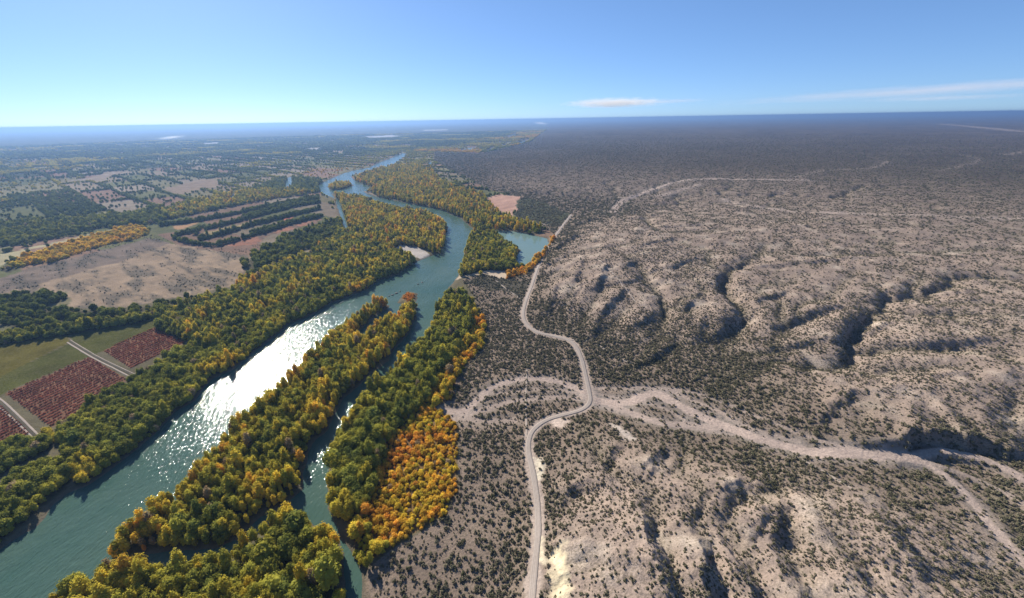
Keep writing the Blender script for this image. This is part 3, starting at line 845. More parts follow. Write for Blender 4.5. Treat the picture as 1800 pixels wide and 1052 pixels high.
# ------------------------------------------------------------------ roads and tracks
def ribbon(name, line, width, mat, label, lift=.22):
    line = np.asarray(line)
    seg = np.linalg.norm(np.diff(line, axis=0), axis=1); s = np.concatenate([[0], np.cumsum(seg)])
    n = max(8, int(s[-1] / 3.0)); t = np.linspace(0, s[-1], n)
    x = np.interp(t, s, line[:, 0]); y = np.interp(t, s, line[:, 1])
    dx = np.gradient(x); dy = np.gradient(y); L = np.hypot(dx, dy); nx, ny = -dy / L, dx / L
    wv = width * .5 * (1 + .12 * noise(t * .07, t * 0, 5) + .08 * noise(t * .3, t * 0, 6))
    V = []
    offs = [-1.06, -1, -.5, 0, .5, 1, 1.06]
    for k in offs:
        xx = x + nx * wv * k; yy = y + ny * wv * k
        zz = height_at(xx, yy) + lift
        if abs(k) > 1: zz -= lift + .4
        V.append(np.stack([xx, yy, zz], 1))
    V = np.stack(V, 1).reshape(-1, 3); m = len(offs); F = []
    for i in range(n - 1):
        for j in range(m - 1):
            F.append((i * m + j, i * m + j + 1, (i + 1) * m + j + 1, (i + 1) * m + j))
    me = np_mesh(name, V, np.array(F)[:, ::-1])
    a = me.attributes.new('across', 'FLOAT', 'POINT'); a.data.foreach_set('value', np.tile(np.array(offs, np.float32), n))
    o = link(name, me, mat); o['kind'] = 'structure'; o['label'] = label
    return o
ribbon('gravel_road', ROAD, 4.2, MAT['road'], 'grey gravel road winding along the foot of the hills')
TRACKS = [
 ([(905,382),(935,390),(962,397),(984,404)], 5, 'pale track leading across the dark field to the road', 2),
 ([(1003,598),(1030,598),(1050,605),(1075,622),(1095,634),(1118,642)], 2.6, 'dusty track leaving the road bend towards the hills', 0),
 ([(926,588),(927,640),(924,700),(925,740),(926,770)], 1.6, 'thin straight footpath crossing the scrub terrace', 0),
 ([(870,492),(895,512),(920,530)], 2.2, 'short footpath over the dark scrub flat', 0),
 ([(1410,808),(1450,828),(1500,860)], 1.8, 'faint track on the southern slope', 0),
 ([(1050,455),(1075,475),(1100,505),(1118,530)], 1.8, 'faint pale trail over the northern ridge', 0),
 ([(118,602),(160,628),(200,648),(234,665)], 1.4, 'farm lane between the upper red orchards', 1),
 ([(124,598),(166,624),(206,644),(242,660)], .8, 'narrow lane beyond the ditch of the upper orchards', 1),
 ([(-20,692),(0,700),(30,728),(66,764)], 1.5, 'pale farm lane beside the lower red orchard', 1),
 ([(-30,704),(0,716),(28,742),(56,768)], 1.2, 'second pale lane below the lower red orchard', 1),
]
for pts, w, lab, md in TRACKS:
    ln = smooth_line(UT(pts) if md == 0 else U(pts, 2))
    ribbon('dirt_track', ln, w, MAT['path'], lab, .2)

MAT['ditch'] = soil_material('ditch_earth', (.045, .04, .028), (.075, .062, .042), .8)
ribbon('farm_ditch', smooth_line(U([(122,600),(164,626),(204,646),(238,662)], 2)), 1.5, MAT['ditch'], 'dark ditch between the upper farm lanes', .08)
ribbon('farm_ditch', smooth_line(U([(-25,698),(0,708),(29,735),(60,766)], 2)), 1.6, MAT['ditch'], 'dark ditch between the lower farm lanes', .08)
# ------------------------------------------------------------------ plant forms
def ico(sub):
    import bmesh
    bm = bmesh.new(); bmesh.ops.create_icosphere(bm, subdivisions=sub, radius=1)
    bm.verts.ensure_lookup_table()
    V = np.array([v.co[:] for v in bm.verts]); F = np.array([[v.index for v in f.verts] for f in bm.faces]); bm.free()
    return V, F
ICO1 = ico(1); ICO2 = ico(2)

def crown_geo(rng, shape, clumps, leaves, z0, w, hgt, leaf=.7):
    """lumpy clumps with leaf sprays over them"""
    Vs, Fs = [], []; n = 0
    cen = []
    for i in range(clumps):
        t = (i + .5) / clumps
        a = i * 2.4 + rng.random() * .8
        zz = z0 + hgt * (.12 + .8 * t)
        if shape == 'poplar': rad = w * .5 * (math.sin(math.pi * min(1, .18 + t * .8)) ** .8) * .52
        elif shape == 'bush': rad = w * .5 * .6 * math.sqrt(max(0, 1 - (t * .95) ** 2)) if t > .3 else w * .33
        else: rad = w * .5 * .62 * math.sqrt(max(.03, 1 - (2 * t - .85) ** 2))
        cen.append((math.cos(a) * rad, math.sin(a) * rad, zz))
        s = w * (.24 if shape != 'poplar' else .22) * (.8 + .5 * rng.random()) * (1.0 if t < .8 else .75)
        V, F = ICO1
        d = 1 + .5 * (rng.random(len(V)) - .5)
        sx = V * d[:, None] * np.array([s, s, s * (.85 if shape != 'poplar' else 1.3)])
        Vs.append(sx + np.array(cen[-1])); Fs.append(F + n); n += len(V)
    cen = np.array(cen)
    for i in range(leaves):
        c = cen[rng.integers(len(cen))]
        d = rng.normal(size=3); d[2] = abs(d[2]) * 1.0 - .25; d /= np.linalg.norm(d)
        s0 = w * .24 * (.92 + .62 * rng.random())
        p = c + d * s0 * np.array([1, 1, .95 if shape != 'poplar' else 1.35])
        e1 = np.cross(d, rng.normal(size=3)); e1 /= np.linalg.norm(e1) + 1e-6; e2 = np.cross(d, e1) + d * (rng.random() - .3) * .9
        L = leaf * (.6 + .8 * rng.random())
        Vs.append(np.array([p - e1 * L * .6, p + e2 * L, p + e1 * L * .6, p - e2 * L * .5])); Fs.append(np.array([[n, n + 1, n + 2], [n, n + 2, n + 3]])); n += 4
    return np.concatenate(Vs), np.concatenate(Fs)

def trunk_geo(rng, hgt, r0, limbs=3):
    Vs, Fs = [], []; n = 0
    def tube(a, b, ra, rb):
        nonlocal n
        a = np.array(a, float); b = np.array(b, float)
        d = (b - a) / np.linalg.norm(b - a); e = np.cross(d, [.3, .9, .1]); e /= np.linalg.norm(e); f = np.cross(d, e)
        k = 5
        for (c, r) in ((a, ra), (b, rb)):
            for j in range(k):
                t = 2 * math.pi * j / k; Vs.append(c + (e * math.cos(t) + f * math.sin(t)) * r)
        for j in range(k):
            q = [n + j, n + (j + 1) % k, n + k + (j + 1) % k, n + k + j]
            Fs.append((q[0], q[1], q[2])); Fs.append((q[0], q[2], q[3]))
        n += 2 * k
    top = (rng.normal() * .3, rng.normal() * .3, hgt)
    tube((0, 0, -.6), top, r0, r0 * .45)
    for i in range(limbs):
        a = 2.1 * i + rng.random(); t = .55 + .15 * i
        s = np.array(top) * t
        tube(s, s + np.array([math.cos(a) * hgt * .35, math.sin(a) * hgt * .35, hgt * .4]), r0 * .45, r0 * .15)
    return np.array(Vs), np.array(Fs)

class Form: pass
def make_form(kind, seed):
    rng = np.random.default_rng(seed); f = Form(); f.kind = kind
    if kind == 'poplar_tree':
        f.cr = crown_geo(rng, 'poplar', 14, 330, 2.0, 5.8, 12.5, .50); f.tr = trunk_geo(rng, 9, .3, 2)
    elif kind == 'willow_tree':
        f.cr = crown_geo(rng, 'round', 18, 400, 1.4, 8.6, 8.8, .54); f.tr = trunk_geo(rng, 5.5, .38, 3)
    elif kind == 'thicket_bush':
        f.cr = crown_geo(rng, 'bush', 8, 150, 0, 6.4, 5.0, .5); f.tr = trunk_geo(rng, 2.0, .16, 3)
    elif kind == 'desert_shrub':
        f.cr = crown_geo(rng, 'bush', 4, 16, -.1, 2.0, 1.2, .38); f.tr = None
    elif kind == 'orchard_vine':
        f.cr = crown_geo(rng, 'bush', 4, 30, .2, 3.0, 2.0, .5); f.tr = None
    mat = {'desert_shrub': 'scrub', 'orchard_vine': 'vine'}.get(kind, 'foliage')
    f.crown = np_mesh('crown', *f.cr); f.crown.materials.append(MAT[mat])
    f.crown.polygons.foreach_set('use_smooth', np.zeros(len(f.crown.polygons), bool))
    if f.tr:
        f.trunk = np_mesh('trunk', *f.tr); f.trunk.materials.append(MAT['bark'])
        V = np.concatenate([f.cr[0], f.tr[0]]); F = np.concatenate([f.cr[1], f.tr[1] + len(f.cr[0])])
        f.whole = np_mesh(kind, V, F); f.whole.materials.append(MAT[mat]); f.whole.materials.append(MAT['bark'])
        mi = np.zeros(len(F), np.int32); mi[len(f.cr[1]):] = 1
        f.whole.polygons.foreach_set('material_index', mi)
        f.whole.polygons.foreach_set('use_smooth', np.zeros(len(F), bool))
    else:
        f.trunk = None; f.whole = f.crown
    return f
KINDS = {'poplar_tree': 4, 'willow_tree': 5, 'thicket_bush': 4, 'desert_shrub': 4, 'orchard_vine': 3}
FORMS = {k: [make_form(k, 100 + 10 * i + j) for j in range(n)] for i, (k, n) in enumerate(KINDS.items())}

# ------------------------------------------------------------------ instancing of masses
def scatter(name, kind, P, rot, scl, idx, tint, label):
    me = bpy.data.meshes.new(name)
    me.vertices.add(len(P)); me.vertices.foreach_set('co', np.ascontiguousarray(P, np.float32).ravel())
    def at(n, t, v, key):
        a = me.attributes.new(n, t, 'POINT'); a.data.foreach_set(key, np.ascontiguousarray(v).ravel())
    R = np.zeros((len(P), 3), np.float32); R[:, 2] = rot
    at('rot', 'FLOAT_VECTOR', R, 'vector'); at('scl', 'FLOAT_VECTOR', scl.astype(np.float32), 'vector')
    at('idx', 'INT', idx.astype(np.int32), 'value'); at('tint', 'FLOAT', tint.astype(np.float32), 'value')
    o = link(name, me); o['kind'] = 'stuff'; o['label'] = label
    c = bpy.data.collections.new(kind + '_forms')
    for i, f in enumerate(FORMS[kind]):
        q = bpy.data.objects.new(kind + '_form_%d' % i, f.whole); c.objects.link(q)
    nt = bpy.data.node_groups.new(name + '_nodes', 'GeometryNodeTree')
    nt.interface.new_socket('Geometry', in_out='INPUT', socket_type='NodeSocketGeometry')
    nt.interface.new_socket('Geometry', in_out='OUTPUT', socket_type='NodeSocketGeometry')
    gi = nt.nodes.new('NodeGroupInput'); go = nt.nodes.new('NodeGroupOutput')
    ci = nt.nodes.new('GeometryNodeCollectionInfo'); ci.inputs['Collection'].default_value = c
    ci.inputs['Separate Children'].default_value = True; ci.inputs['Reset Children'].default_value = True
    ip = nt.nodes.new('GeometryNodeInstanceOnPoints'); ip.inputs['Pick Instance'].default_value = True
    def na(n, t):
        a = nt.nodes.new('GeometryNodeInputNamedAttribute'); a.data_type = t; a.inputs['Name'].default_value = n; return a
    L = nt.links.new
    L(gi.outputs[0], ip.inputs['Points']); L(ci.outputs[0], ip.inputs['Instance'])
    L(na('idx', 'INT').outputs[0], ip.inputs['Instance Index'])
    r = na('rot', 'FLOAT_VECTOR'); e = nt.nodes.new('FunctionNodeEulerToRotation'); L(r.outputs[0], e.inputs[0]); L(e.outputs[0], ip.inputs['Rotation'])
    L(na('scl', 'FLOAT_VECTOR').outputs[0], ip.inputs['Scale'])
    L(ip.outputs[0], go.inputs[0])
    md = o.modifiers.new('spread', 'NODES'); md.node_group = nt
    return o

STORE = {k: [] for k in KINDS}      # rows: x, y, z, rot, sx, sz, tint, zone index
ZONES = []
def add(kind, x, y, s, sz, tint, zone, rng=RNG):
    if len(x) == 0: return
    if zone not in ZONES: ZONES.append(zone)
    z = height_at(x, y)
    n = len(x)
    STORE[kind].append(np.stack([x, y, z, rng.random(n) * 6.28, s, sz, tint, np.full(n, ZONES.index(zone))], 1))

def jitter(poly_, sp, rng=RNG):
    x0, y0 = poly_.min(0); x1, y1 = poly_.max(0)
    xs, ys = np.meshgrid(np.arange(x0, x1, sp), np.arange(y0, y1, sp * .87))
    xs = xs + (np.arange(xs.shape[0]) % 2)[:, None] * sp * .5
    xs = (xs + rng.uniform(-.38, .38, xs.shape) * sp).ravel(); ys = (ys + rng.uniform(-.38, .38, ys.shape) * sp).ravel()
    am = min(5.0, sp * 1.1)
    m = inside(poly_, xs + am * noise(xs * .06, ys * .06, 501), ys + am * noise(xs * .06, ys * .06, 502))
    return xs[m], ys[m]

# a few big trees that stand out
BIG = [((586,1040), 'poplar_tree', 2.2, 2.1, .32, 'tall broad green tree alone beside the narrow channel'),
       ((540,1035), 'poplar_tree', 1.15, 1.6, .60, 'slim golden poplar leaning over the narrow channel'),
       ((525,935), 'willow_tree', 1.6, 1.5, .24, 'round dark green tree at the head of the grove'),
       ((805,605), 'poplar_tree', 1.6, 1.35, .12, 'big dark evergreen standing above the orange thicket'),
       ((795,545), 'willow_tree', 1.6, 1.4, .42, 'big yellow green tree by the river opening'),
       ((668,775), 'willow_tree', 1.5, 1.4, .36, 'yellow topped tree throwing shade on the orange thicket'),
       ((660,740), 'willow_tree', 1.5, 1.35, .22, 'dark green tree between channel and orange thicket')]

BIGXY = [(*U([b_[0]], 2)[0], 3.0 * b_[2]) for b_ in BIG]
taken = []
for w in WOODS:
    x, y = jitter(w['p'], w['sp'])
    sd = water_sd(x, y)
    n = noise(x * .022, y * .022, 201); n2 = noise(x * .055, y * .055, 202)
    ok = sd > w.get('sub', 1.5)
    ok &= (n2 + .25 * n) * .5 + .5 > w.get('gap', 0)
    ok &= RNG.random(len(x)) > .05
    if w is not WOODS[0]:
        for q in taken[:2]: ok &= ~inside(q, x, y)
    x, y, n, n2, sd = x[ok], y[ok], n[ok], n2[ok], sd[ok]
    for q_ in BIGXY: 
        k_ = np.hypot(x - q_[0], y - q_[1]) > q_[2]; x, y, n, n2, sd = x[k_], y[k_], n[k_], n2[k_], sd[k_]
    taken.append(w['p'])
    m, s = w['tint']
    t = m + s * (1.1 * n + .8 * n2) + RNG.normal(size=len(x)) * s * .55
    if w.get('bank'): t += .22 * sstep(-.1, .4, n) * sstep(40, 10, sd)
    gold = 1 - sstep(4, 18, sd)                         # trees at the water turn yellow first
    t += .10 * gold * (m < .6)
    grey = (RNG.random(len(x)) < .025) & (m > .2)
    t = np.clip(t, .02, .85); t[grey] = .97
    size = w['size'] * np.clip(1 + .27 * RNG.normal(size=len(x)) + .15 * n2, .5, 1.75)
    bu = RNG.random(len(x)) < w.get('bush', 0)
    po = (~bu) & (RNG.random(len(x)) < np.clip(w['pop'] * (.4 + 1.6 * (t > .38)), 0, 1))
    wi = ~bu & ~po
    zone = w['zone'] or 'in the far rows of trees'
    add('thicket_bush', x[bu], y[bu], size[bu] * (1.0 if w['size'] < .7 else .9), size[bu] * (.9 + .3 * RNG.random(bu.sum())), t[bu], zone)
    add('poplar_tree', x[po], y[po], size[po], size[po] * (.85 + .35 * RNG.random(po.sum())), t[po], zone)
    add('willow_tree', x[wi], y[wi], size[wi], size[wi] * (.85 + .3 * RNG.random(wi.sum())), t[wi], zone)

# yellow hedge by the plantation
hl = smooth_line(U([(82,758),(110,782),(150,812)], 2)); 
for f in np.linspace(0, 1, 26):
    k = f * (len(hl) - 1); i = int(min(k, len(hl) - 2)); p = hl[i] + (hl[i + 1] - hl[i]) * (k - i)
    add('thicket_bush', np.array([p[0] + RNG.normal() * .6]), np.array([p[1] + RNG.normal() * .6]), np.array([.6 + .2 * RNG.random()]), np.array([.8]), np.array([.45 + .1 * RNG.random()]), 'in the plantation hedge')

# orchard rows
RO_S = .54
ROWS = U([(10,692),(158,628)], 2); rd = ROWS[1] - ROWS[0]; rd /= np.linalg.norm(rd); rn = np.array([rd[1], -rd[0]])
for k in range(3):
    p = FIELDS[k][1]
    uu = p @ rd; vv = p @ rn
    U_, V_ = np.meshgrid(np.arange(uu.min(), uu.max(), 1.25), np.arange(vv.min(), vv.max(), 5.4))
    xs = (U_[..., None] * rd + V_[..., None] * rn).reshape(-1, 2) + RNG.normal(size=(U_.size, 2)) * .2
    m = inside(p, xs[:, 0], xs[:, 1]) & (RNG.random(len(xs)) < .9)
    xs = xs[m]; nz = noise(xs[:, 0] * .04, xs[:, 1] * .04, 301)
    add('orchard_vine', xs[:, 0], xs[:, 1], RO_S * (.85 + .3 * RNG.random(len(xs))), .40 + .25 * RNG.random(len(xs)), np.clip(.5 + .4 * nz + .12 * RNG.normal(size=len(xs)), 0, 1), 'in the red orchard rows')

# trees of the far farmland
def polar_points(n, r0, r1, a0, a1, power):
    u = RNG.random(n)
    if power == 2: r = np.sqrt(r0 * r0 + u * (r1 * r1 - r0 * r0))
    else: r = r0 * (r1 / r0) ** u
    a = np.radians(RNG.uniform(a0, a1, n))
    return r * np.sin(a), r * np.cos(a), r
x, y, r = polar_points(430000, 650, 9500, -66, 8, 1)
h, h2, edge = strips(x, y)
blk = fbm(x * .0012, y * .0012, 55, 3)
ew = np.maximum(7, r * .004)
dens = np.where((edge < ew) & (h2 < .55), 1.0, np.where(h2 > .90 - .30 * blk, .5, .05))
ok = RNG.random(len(x)) < dens * np.clip((r / 3600) ** 1.0, .25, 1)
ok &= ~inside(DESERT, x, y)
x, y, r, h2 = x[ok], y[ok], r[ok], h2[ok]
ok = water_sd(x, y) > 8
for (p, c, s) in FIELDS_FAR: ok &= ~inside(p, x, y)
for w in WOODS: ok &= ~inside(w['p'], x, y)
for f in FIELDS: ok &= ~inside(f[1], x, y)
PLAIN = poly([(-300,640),(0,600),(270,555),(420,505),(470,470),(560,430),(380,430),(265,412),(0,470),(-300,560)])
PLANT = poly([(265,440),(262,385),(420,360),(560,335),(606,395),(560,432),(470,470),(420,505),(380,440)])
FIELDALL = poly([(-320,700),(0,596),(120,580),(275,550),(335,602),(232,665),(95,765),(-300,860)])
ok &= ~inside(PLAIN, x, y) & ~inside(PLANT, x, y) & ~inside(FIELDALL, x, y)
x, y, r, h2 = x[ok], y[ok], r[ok], h2[ok]
big = np.clip((r / 3600), .75, 1.7)
t = np.clip(.17 + .12 * fbm(x * .002, y * .002, 56, 2) + .07 * RNG.normal(size=len(x)) + .3 * (fbm(x * .0011, y * .0011, 57, 2) > .22), .03, .7)
# banks of the far river are yellow
rl = U([(560,335),(610,305),(700,280),(760,268),(840,260),(920,248),(960,225)], 0)
t = np.clip(t + .28 * sstep(700, 150, pdist(rl, x, y)), 0, .7)
add('willow_tree', x, y, big * (.9 + .3 * RNG.random(len(x))), np.minimum(big, 1.5) * (.9 + .3 * RNG.random(len(x))), t, 'in the far rows of trees')

# scattered bushes on the plain
x, y = jitter(PLAIN, 6); xu = x * math.sin(VA) + y * math.cos(VA); xv = x * math.cos(VA) - y * math.sin(VA); n = fbm(xu * .009, xv * .035, 75, 5, .66)
ok = (RNG.random(len(x)) < np.clip(.06 + 1.6 * n, .015, .6)) & (water_sd(x, y) > 6)
for w in WOODS: ok &= ~inside(w['p'], x, y)
for f in FIELDS: ok &= ~inside(f[1], x, y)
x, y = x[ok], y[ok]
add('desert_shrub', x, y, (.7 + 1.1 * RNG.random(len(x)) ** 3), .7 + .8 * RNG.random(len(x)), np.clip(.4 + .2 * RNG.normal(size=len(x)), 0, 1), 'on the bare plain across the river')

# desert shrubs
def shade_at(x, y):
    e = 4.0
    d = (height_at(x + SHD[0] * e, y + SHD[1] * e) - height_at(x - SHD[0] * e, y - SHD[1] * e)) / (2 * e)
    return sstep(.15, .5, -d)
def shrubs(n, r0, r1, power, grow):
    x, y, r = polar_points(n, r0, r1, -30, 66, power)
    ok = inside(DESERT, x, y); x, y, r = x[ok], y[ok], r[ok]
    hb = base_h(x, y); hill = sstep(8, 20, hb)
    n1 = fbm(x * .006, y * .006, 71, 4); n2 = fbm(x * .03, y * .03, 72, 3)
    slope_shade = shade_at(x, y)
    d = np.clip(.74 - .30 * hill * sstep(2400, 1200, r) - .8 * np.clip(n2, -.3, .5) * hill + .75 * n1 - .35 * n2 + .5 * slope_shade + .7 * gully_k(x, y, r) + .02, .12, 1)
    gr_ = sstep(.1, -.5, noise(x * .05, y * .05, 5)) * .2
    ok = RNG.random(len(x)) < (d + gr_ - .14 * (1 - hill)) * sstep(7200, 3000, r)
    x, y, r, hill, n1 = x[ok], y[ok], r[ok], hill[ok], n1[ok]
    ok = (pdist(ROAD, x, y) > 4.6) & (water_sd(x, y) > 3)
    for (p, w, s) in WASH[:14]:
        dd = pdist(p, x, y); ok &= (dd > w * 1.1) | (RNG.random(len(x)) > .97 * s); ok &= (dd > w * 3.2) | (RNG.random(len(x)) > .5 * s)
    for (p, w, s) in WASH[14:]:
        dd = pdist(p, x, y); ok &= (dd > w * 1.2) | (RNG.random(len(x)) > .95 * s)
    for (p, c) in CUTS: ok &= ~inside(p, x, y) | (RNG.random(len(x)) > .9)
    for w in WOODS: ok &= ~inside(w['p'], x, y)
    x, y, r, hill, n1 = x[ok], y[ok], r[ok], hill[ok], n1[ok]
    s = (.42 + .95 * RNG.random(len(x)) ** 2.4) * (1.18 - .42 * hill) * np.maximum(1, r * grow) ** .72
    t = np.clip(.42 + .2 * RNG.normal(size=len(x)) + .25 * n1 , 0, 1)
    low = hill < .35
    for m, z in ((low, 'on the flat scrub terrace'), (~low, 'on the pale pink hillside')):
        add('desert_shrub', x[m], y[m], s[m], s[m] * (.8 + .5 * RNG.random(m.sum())) * np.maximum(1, r[m] * grow) ** -.3, t[m], z)
shrubs(82000, 95, 500, 2, 0)
shrubs(410000, 500, 7000, 1, 1 / 500.)

# ------------------------------------------------------------------ single plants (the largest in view) and masses
TW = [(.12, 'dark green'), (.28, 'green'), (.42, 'olive green'), (.56, 'yellow green'), (.70, 'golden yellow'), (.88, 'orange'), (2, 'bare grey')]
def colour(t):
    for a, b in TW:
        if t < a: return b
CATS = {'poplar_tree': 'tree', 'willow_tree': 'tree', 'thicket_bush': 'bush', 'desert_shrub': 'shrub', 'orchard_vine': 'orchard bush'}
NOUN = {'poplar_tree': 'poplar', 'willow_tree': 'willow', 'thicket_bush': 'bush', 'desert_shrub': 'shrub', 'orchard_vine': 'orchard bush'}
ROOTS = {}
def single(kind, k, x, y, z, rot, s, sz, tint, label, group=None):
    f = FORMS[kind][k]
    if f.trunk is not None:
        key = (kind, k)
        if key not in ROOTS:
            o = bpy.data.objects.new(kind, None); c = bpy.data.objects.new('crown', f.crown); t = bpy.data.objects.new('trunk', f.trunk)
            ROOTS[key] = (o, c, t)
        else:
            o, c, t = [q.copy() for q in ROOTS[key]]
        for q in (o, c, t): COL.objects.link(q)
        c.parent = o; t.parent = o; c['tint'] = float(tint)
    else:
        o = bpy.data.objects.new(kind, f.crown); COL.objects.link(o); o['tint'] = float(tint)
    o.location = (x, y, z); o.rotation_euler = (0, 0, rot); o.scale = (s, s, sz)
    o['label'] = label; o['category'] = CATS[kind]
    if group: o['group'] = group
    elif 'group' in o: del o['group']
    return o
for (pp, kind, s, sz, t, lab) in BIG:
    w = U([pp], 2)[0]
    single(kind, 0, w[0], w[1], float(height_at(w[:1], w[1:2])[0]), 1.0, s, sz, t, lab)

MASS = {'poplar_tree': ('poplar_woodland', 'further poplars of the river woods'), 'willow_tree': ('willow_woodland', 'further willows and far tree rows of the valley'),
        'thicket_bush': ('bush_thicket', 'further bushes of the orange and golden thickets'), 'desert_shrub': ('desert_scrub', 'countless small dark shrubs dotting the hills'),
        'orchard_vine': ('orchard_rows', 'further red bushes of the orchard rows')}
PICK = {}
for kind, rows in STORE.items():
    D = np.concatenate(rows)
    px, py, dp = proj(D[:, 0], D[:, 1], D[:, 2] + 2)
    dist = np.sqrt(D[:, 0] ** 2 + D[:, 1] ** 2 + CAM_H ** 2)
    score = D[:, 4] * D[:, 5] / dist ** 2 / np.cos(np.arctan(np.hypot(px - 900, py - 526) / FPX))
    vis = (px > 6) & (px < 1794) & (py > 190) & (py < 1046) & (dp > 1)
    score = np.where(vis, score, -1)
    order = np.argsort(-score)
    n1 = 292 if kind != 'orchard_vine' else 290
    ones, rest = order[:n1], order[n1:]
    PICK[kind] = (D, ones, rest, np.median(D[ones, 4]), np.median(D[ones, 5] / D[ones, 4]))
def words(kind, row, med, medr, full=True):
    s, sz, t = row[4], row[5], row[6]
    size = 'large' if s > med * 1.2 else ('small' if s < med * .82 else '')
    shp = 'tall' if sz / s > medr * 1.1 else ('squat' if sz / s < medr * .9 else '')
    col = colour(t)
    if kind == 'desert_shrub': col = 'dark' if t < .3 else ('greyish' if t < .6 else 'brownish')
    if kind == 'orchard_vine': col = 'dull red' if t < .4 else ('red' if t < .65 else 'bright red')
    return ' '.join(w for w in ([size, shp, col, NOUN[kind]] if full else [size or shp, col, NOUN[kind]]) if w)
ALL = [(k, i) for k in PICK for i in PICK[k][1]]
AP = np.array([PICK[k][0][i, :2] for k, i in ALL]); AD = [words(k, PICK[k][0][i], PICK[k][3], PICK[k][4], False) for k, i in ALL]
NPHR = []
for n, (k, i) in enumerate(ALL):
    d = np.hypot(*(AP - AP[n]).T); d[n] = 1e9; m = int(np.argmin(d))
    NPHR.append('by %s %s' % ('an' if AD[m][0] in 'aeio' else 'a', AD[m]) if d[m] < 9 else 'standing apart')
LABELS = {}
for n, (k, i) in enumerate(ALL):
    D, ones, rest, med, medr = PICK[k]
    lab = '%s %s %s' % (words(k, D[i], med, medr), NPHR[n], ZONES[int(D[i, 7])])
    if len(lab.split()) > 16: lab = '%s %s %s' % (words(k, D[i], med, medr, False), NPHR[n], ZONES[int(D[i, 7])])
    if len(lab.split()) > 16: lab = '%s %s' % (words(k, D[i], med, medr), ZONES[int(D[i, 7])])
    LABELS[(k, int(i))] = lab
from collections import Counter
for rnd in (1, 2, 3):
    cnt = Counter(LABELS.values())
    for n, (k, i) in enumerate(ALL):
        if cnt[LABELS[(k, int(i))]] < 2: continue
        D, ones, rest, med, medr = PICK[k]
        d = np.hypot(*(AP - AP[n]).T); d[n] = 1e9; o = np.argsort(d)[:4]
        m1, m2 = int(o[0]), int(o[rnd])
        def an(w): return ('an ' if w[0] in 'aeio' else 'a ') + w
        for full in (True, False):
            if d[m2] > 14 or NPHR[n] == 'standing apart': lab = None; break
            lab = '%s between %s and %s %s' % (words(k, D[i], med, medr, full), an(AD[m1]), an(AD[m2]), ZONES[int(D[i, 7])])
            if len(lab.split()) <= 16: break
        if lab and len(lab.split()) <= 16: LABELS[(k, int(i))] = lab
for kind, (D, ones, rest, med, medr) in PICK.items():
    nf = len(FORMS[kind])
    for q in ones:
        x, y, z, rot, s, sz, t, zi = D[q]
        zone = ZONES[int(zi)]
        single(kind, int(q) % nf, x, y, z, rot, s, sz, t, LABELS[(kind, int(q))], '%s %s' % (NOUN[kind] + ('es' if NOUN[kind].endswith('sh') else 's'), zone))
    nm, lab = MASS[kind]
    R = D[rest]
    scatter(nm, kind, R[:, :3], R[:, 3], np.stack([R[:, 4], R[:, 4], R[:, 5]], 1), RNG.integers(0, nf, len(R)), R[:, 6], lab)
    print(kind, len(D))

# ------------------------------------------------------------------ rocks off the island tip
for k, (px_, py_, s) in enumerate([(690,519,2.6),(697,516,3.0),(703,513,2.2),(684,521,2.0),(735,500,2.0),(742,497,2.4)]):
    V, F = ICO2; rg = np.random.default_rng(k)
    V = V * (1 + .3 * (rg.random((len(V), 1)) - .5)) * np.array([s, s * .6, s * .4])
    me = np_mesh('river_rock', V, F); o = link('river_rock', me, MAT['rock'])
    w = U([(px_, py_)], 0)[0]; o.location = (w[0], w[1], .1); o.rotation_euler = (0, 0, k)
    o['category'] = 'rock'; o['label'] = 'low dark rock breaking the river surface ' + ('above the gravel bar' if k > 3 else 'between island and gravel bar'); o['group'] = 'rocks ' + ('above the gravel bar' if k > 3 else 'off the island tip')

# ------------------------------------------------------------------ clouds and smoke
def puff_material(name, dens, col, scale, stretch, aniso=.4, edge=.0):
    t = NT(name)
    tc = t.n('ShaderNodeTexCoord')
    ln = t.n('ShaderNodeVectorMath', operation='LENGTH'); t.l(tc.outputs['Object'], ln.inputs[0])
    mp = t.n('ShaderNodeMapping'); mp.inputs['Scale'].default_value = stretch; t.l(tc.outputs['Object'], mp.inputs['Vector'])
    n = t.noise(scale, 4, mp.outputs[0], .6)
    fall = t.math('SUBTRACT', 1.0, ln.outputs['Value'], True)
    d = t.math('ADD', t.math('MULTIPLY', fall, 1.2), t.math('MULTIPLY', t.math('SUBTRACT', n, .55), 2.2))
    d = t.math('MULTIPLY', t.math('MULTIPLY', d, fall, True), dens)
    v = t.n('ShaderNodeVolumePrincipled'); v.inputs['Color'].default_value = (*col, 1); v.inputs['Anisotropy'].default_value = aniso
    t.l(d, v.inputs['Density']); t.l(v.outputs[0], t.out.inputs['Volume'])
    return t.m
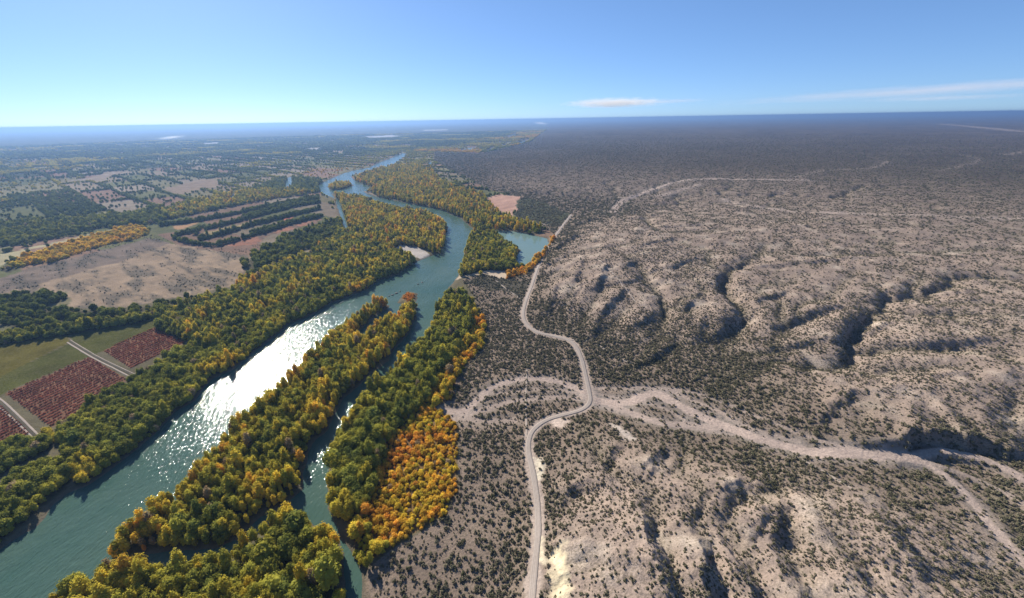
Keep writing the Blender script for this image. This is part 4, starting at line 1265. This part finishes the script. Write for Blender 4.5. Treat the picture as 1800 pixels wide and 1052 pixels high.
def puff(name, az_px, el_px, dist, half, mat, label, cat, tilt=0):
    """an ellipsoid of vapour seen in a picture direction at a given distance"""
    xc = (az_px - 900) / FPX; yc = -(el_px - 526) / FPX
    xl = xc * CR + yc * SR; yl = -xc * SR + yc * CR
    d = Vector((xl, CP + yl * SP, -SP + yl * CP)); k = dist / math.hypot(d.x, d.y)
    V, F = ICO2
    me = np_mesh(name, V, F); o = link(name, me, mat)
    o.location = (d.x * k, d.y * k, CAM_H + d.z * k); o.scale = half
    o.rotation_euler = (0, math.radians(tilt), -math.atan2(d.x, d.y))
    o['label'] = label; o['category'] = cat
    return o
CM = puff_material('cloud_vapour', .0016, (.99, .99, .99), 2.2, (2.6, 1, 1.3), 0)
CM2 = puff_material('cloud_veil', .00022, (.88, .88, .93), 2.0, (3.0, 1, 1.0), 0)
puff('cloud', 1080, 181, 40000, (5600, 2500, 520), CM, 'flat lens shaped white cloud low above the horizon', 'cloud')
puff('cloud', 1180, 178, 42000, (4300, 2500, 260), CM2, 'thin tail of veil cloud trailing the lens shaped cloud', 'cloud')
puff('cloud', 1660, 157, 40000, (17000, 5000, 480), CM2, 'long thin grey streak of cloud above the desert', 'cloud', -1.6)
puff('cloud', 1650, 173, 44000, (6500, 2600, 260), CM2, 'short ragged cloud under the long streak', 'cloud')
SM = puff_material('smoke_vapour', .012, (.95, .95, .97), 2.5, (1, 1, .6))
puff('smoke_plume', 950, 217, 14000, (320, 120, 60), SM, 'thin white smoke drifting above the far valley', 'smoke', 6)
puff('smoke_plume', 300, 242, 8600, (260, 90, 30), SM, 'faint white smoke lying over the far left farmland', 'smoke', -4)

# ------------------------------------------------------------------ haze
t = NT('haze')
v = t.n('ShaderNodeVolumePrincipled')
v.inputs['Color'].default_value = (.20, .34, .60, 1)
v.inputs['Density'].default_value = 8.0e-5
v.inputs['Anisotropy'].default_value = .42
t.l(v.outputs[0], t.out.inputs['Volume'])
bx = 98000.0
V = np.array([(sx * bx, sy * bx, z) for z in (-4.0, 262.0) for sy in (-1, 1) for sx in (-1, 1)])
F = np.array([(0, 2, 3, 1), (4, 5, 7, 6), (0, 1, 5, 4), (2, 6, 7, 3), (0, 4, 6, 2), (1, 3, 7, 5)])
me = np_mesh('haze', V, F); o = link('haze', me, t.m); o['kind'] = 'stuff'; o['label'] = 'blue haze thickening towards the horizon'
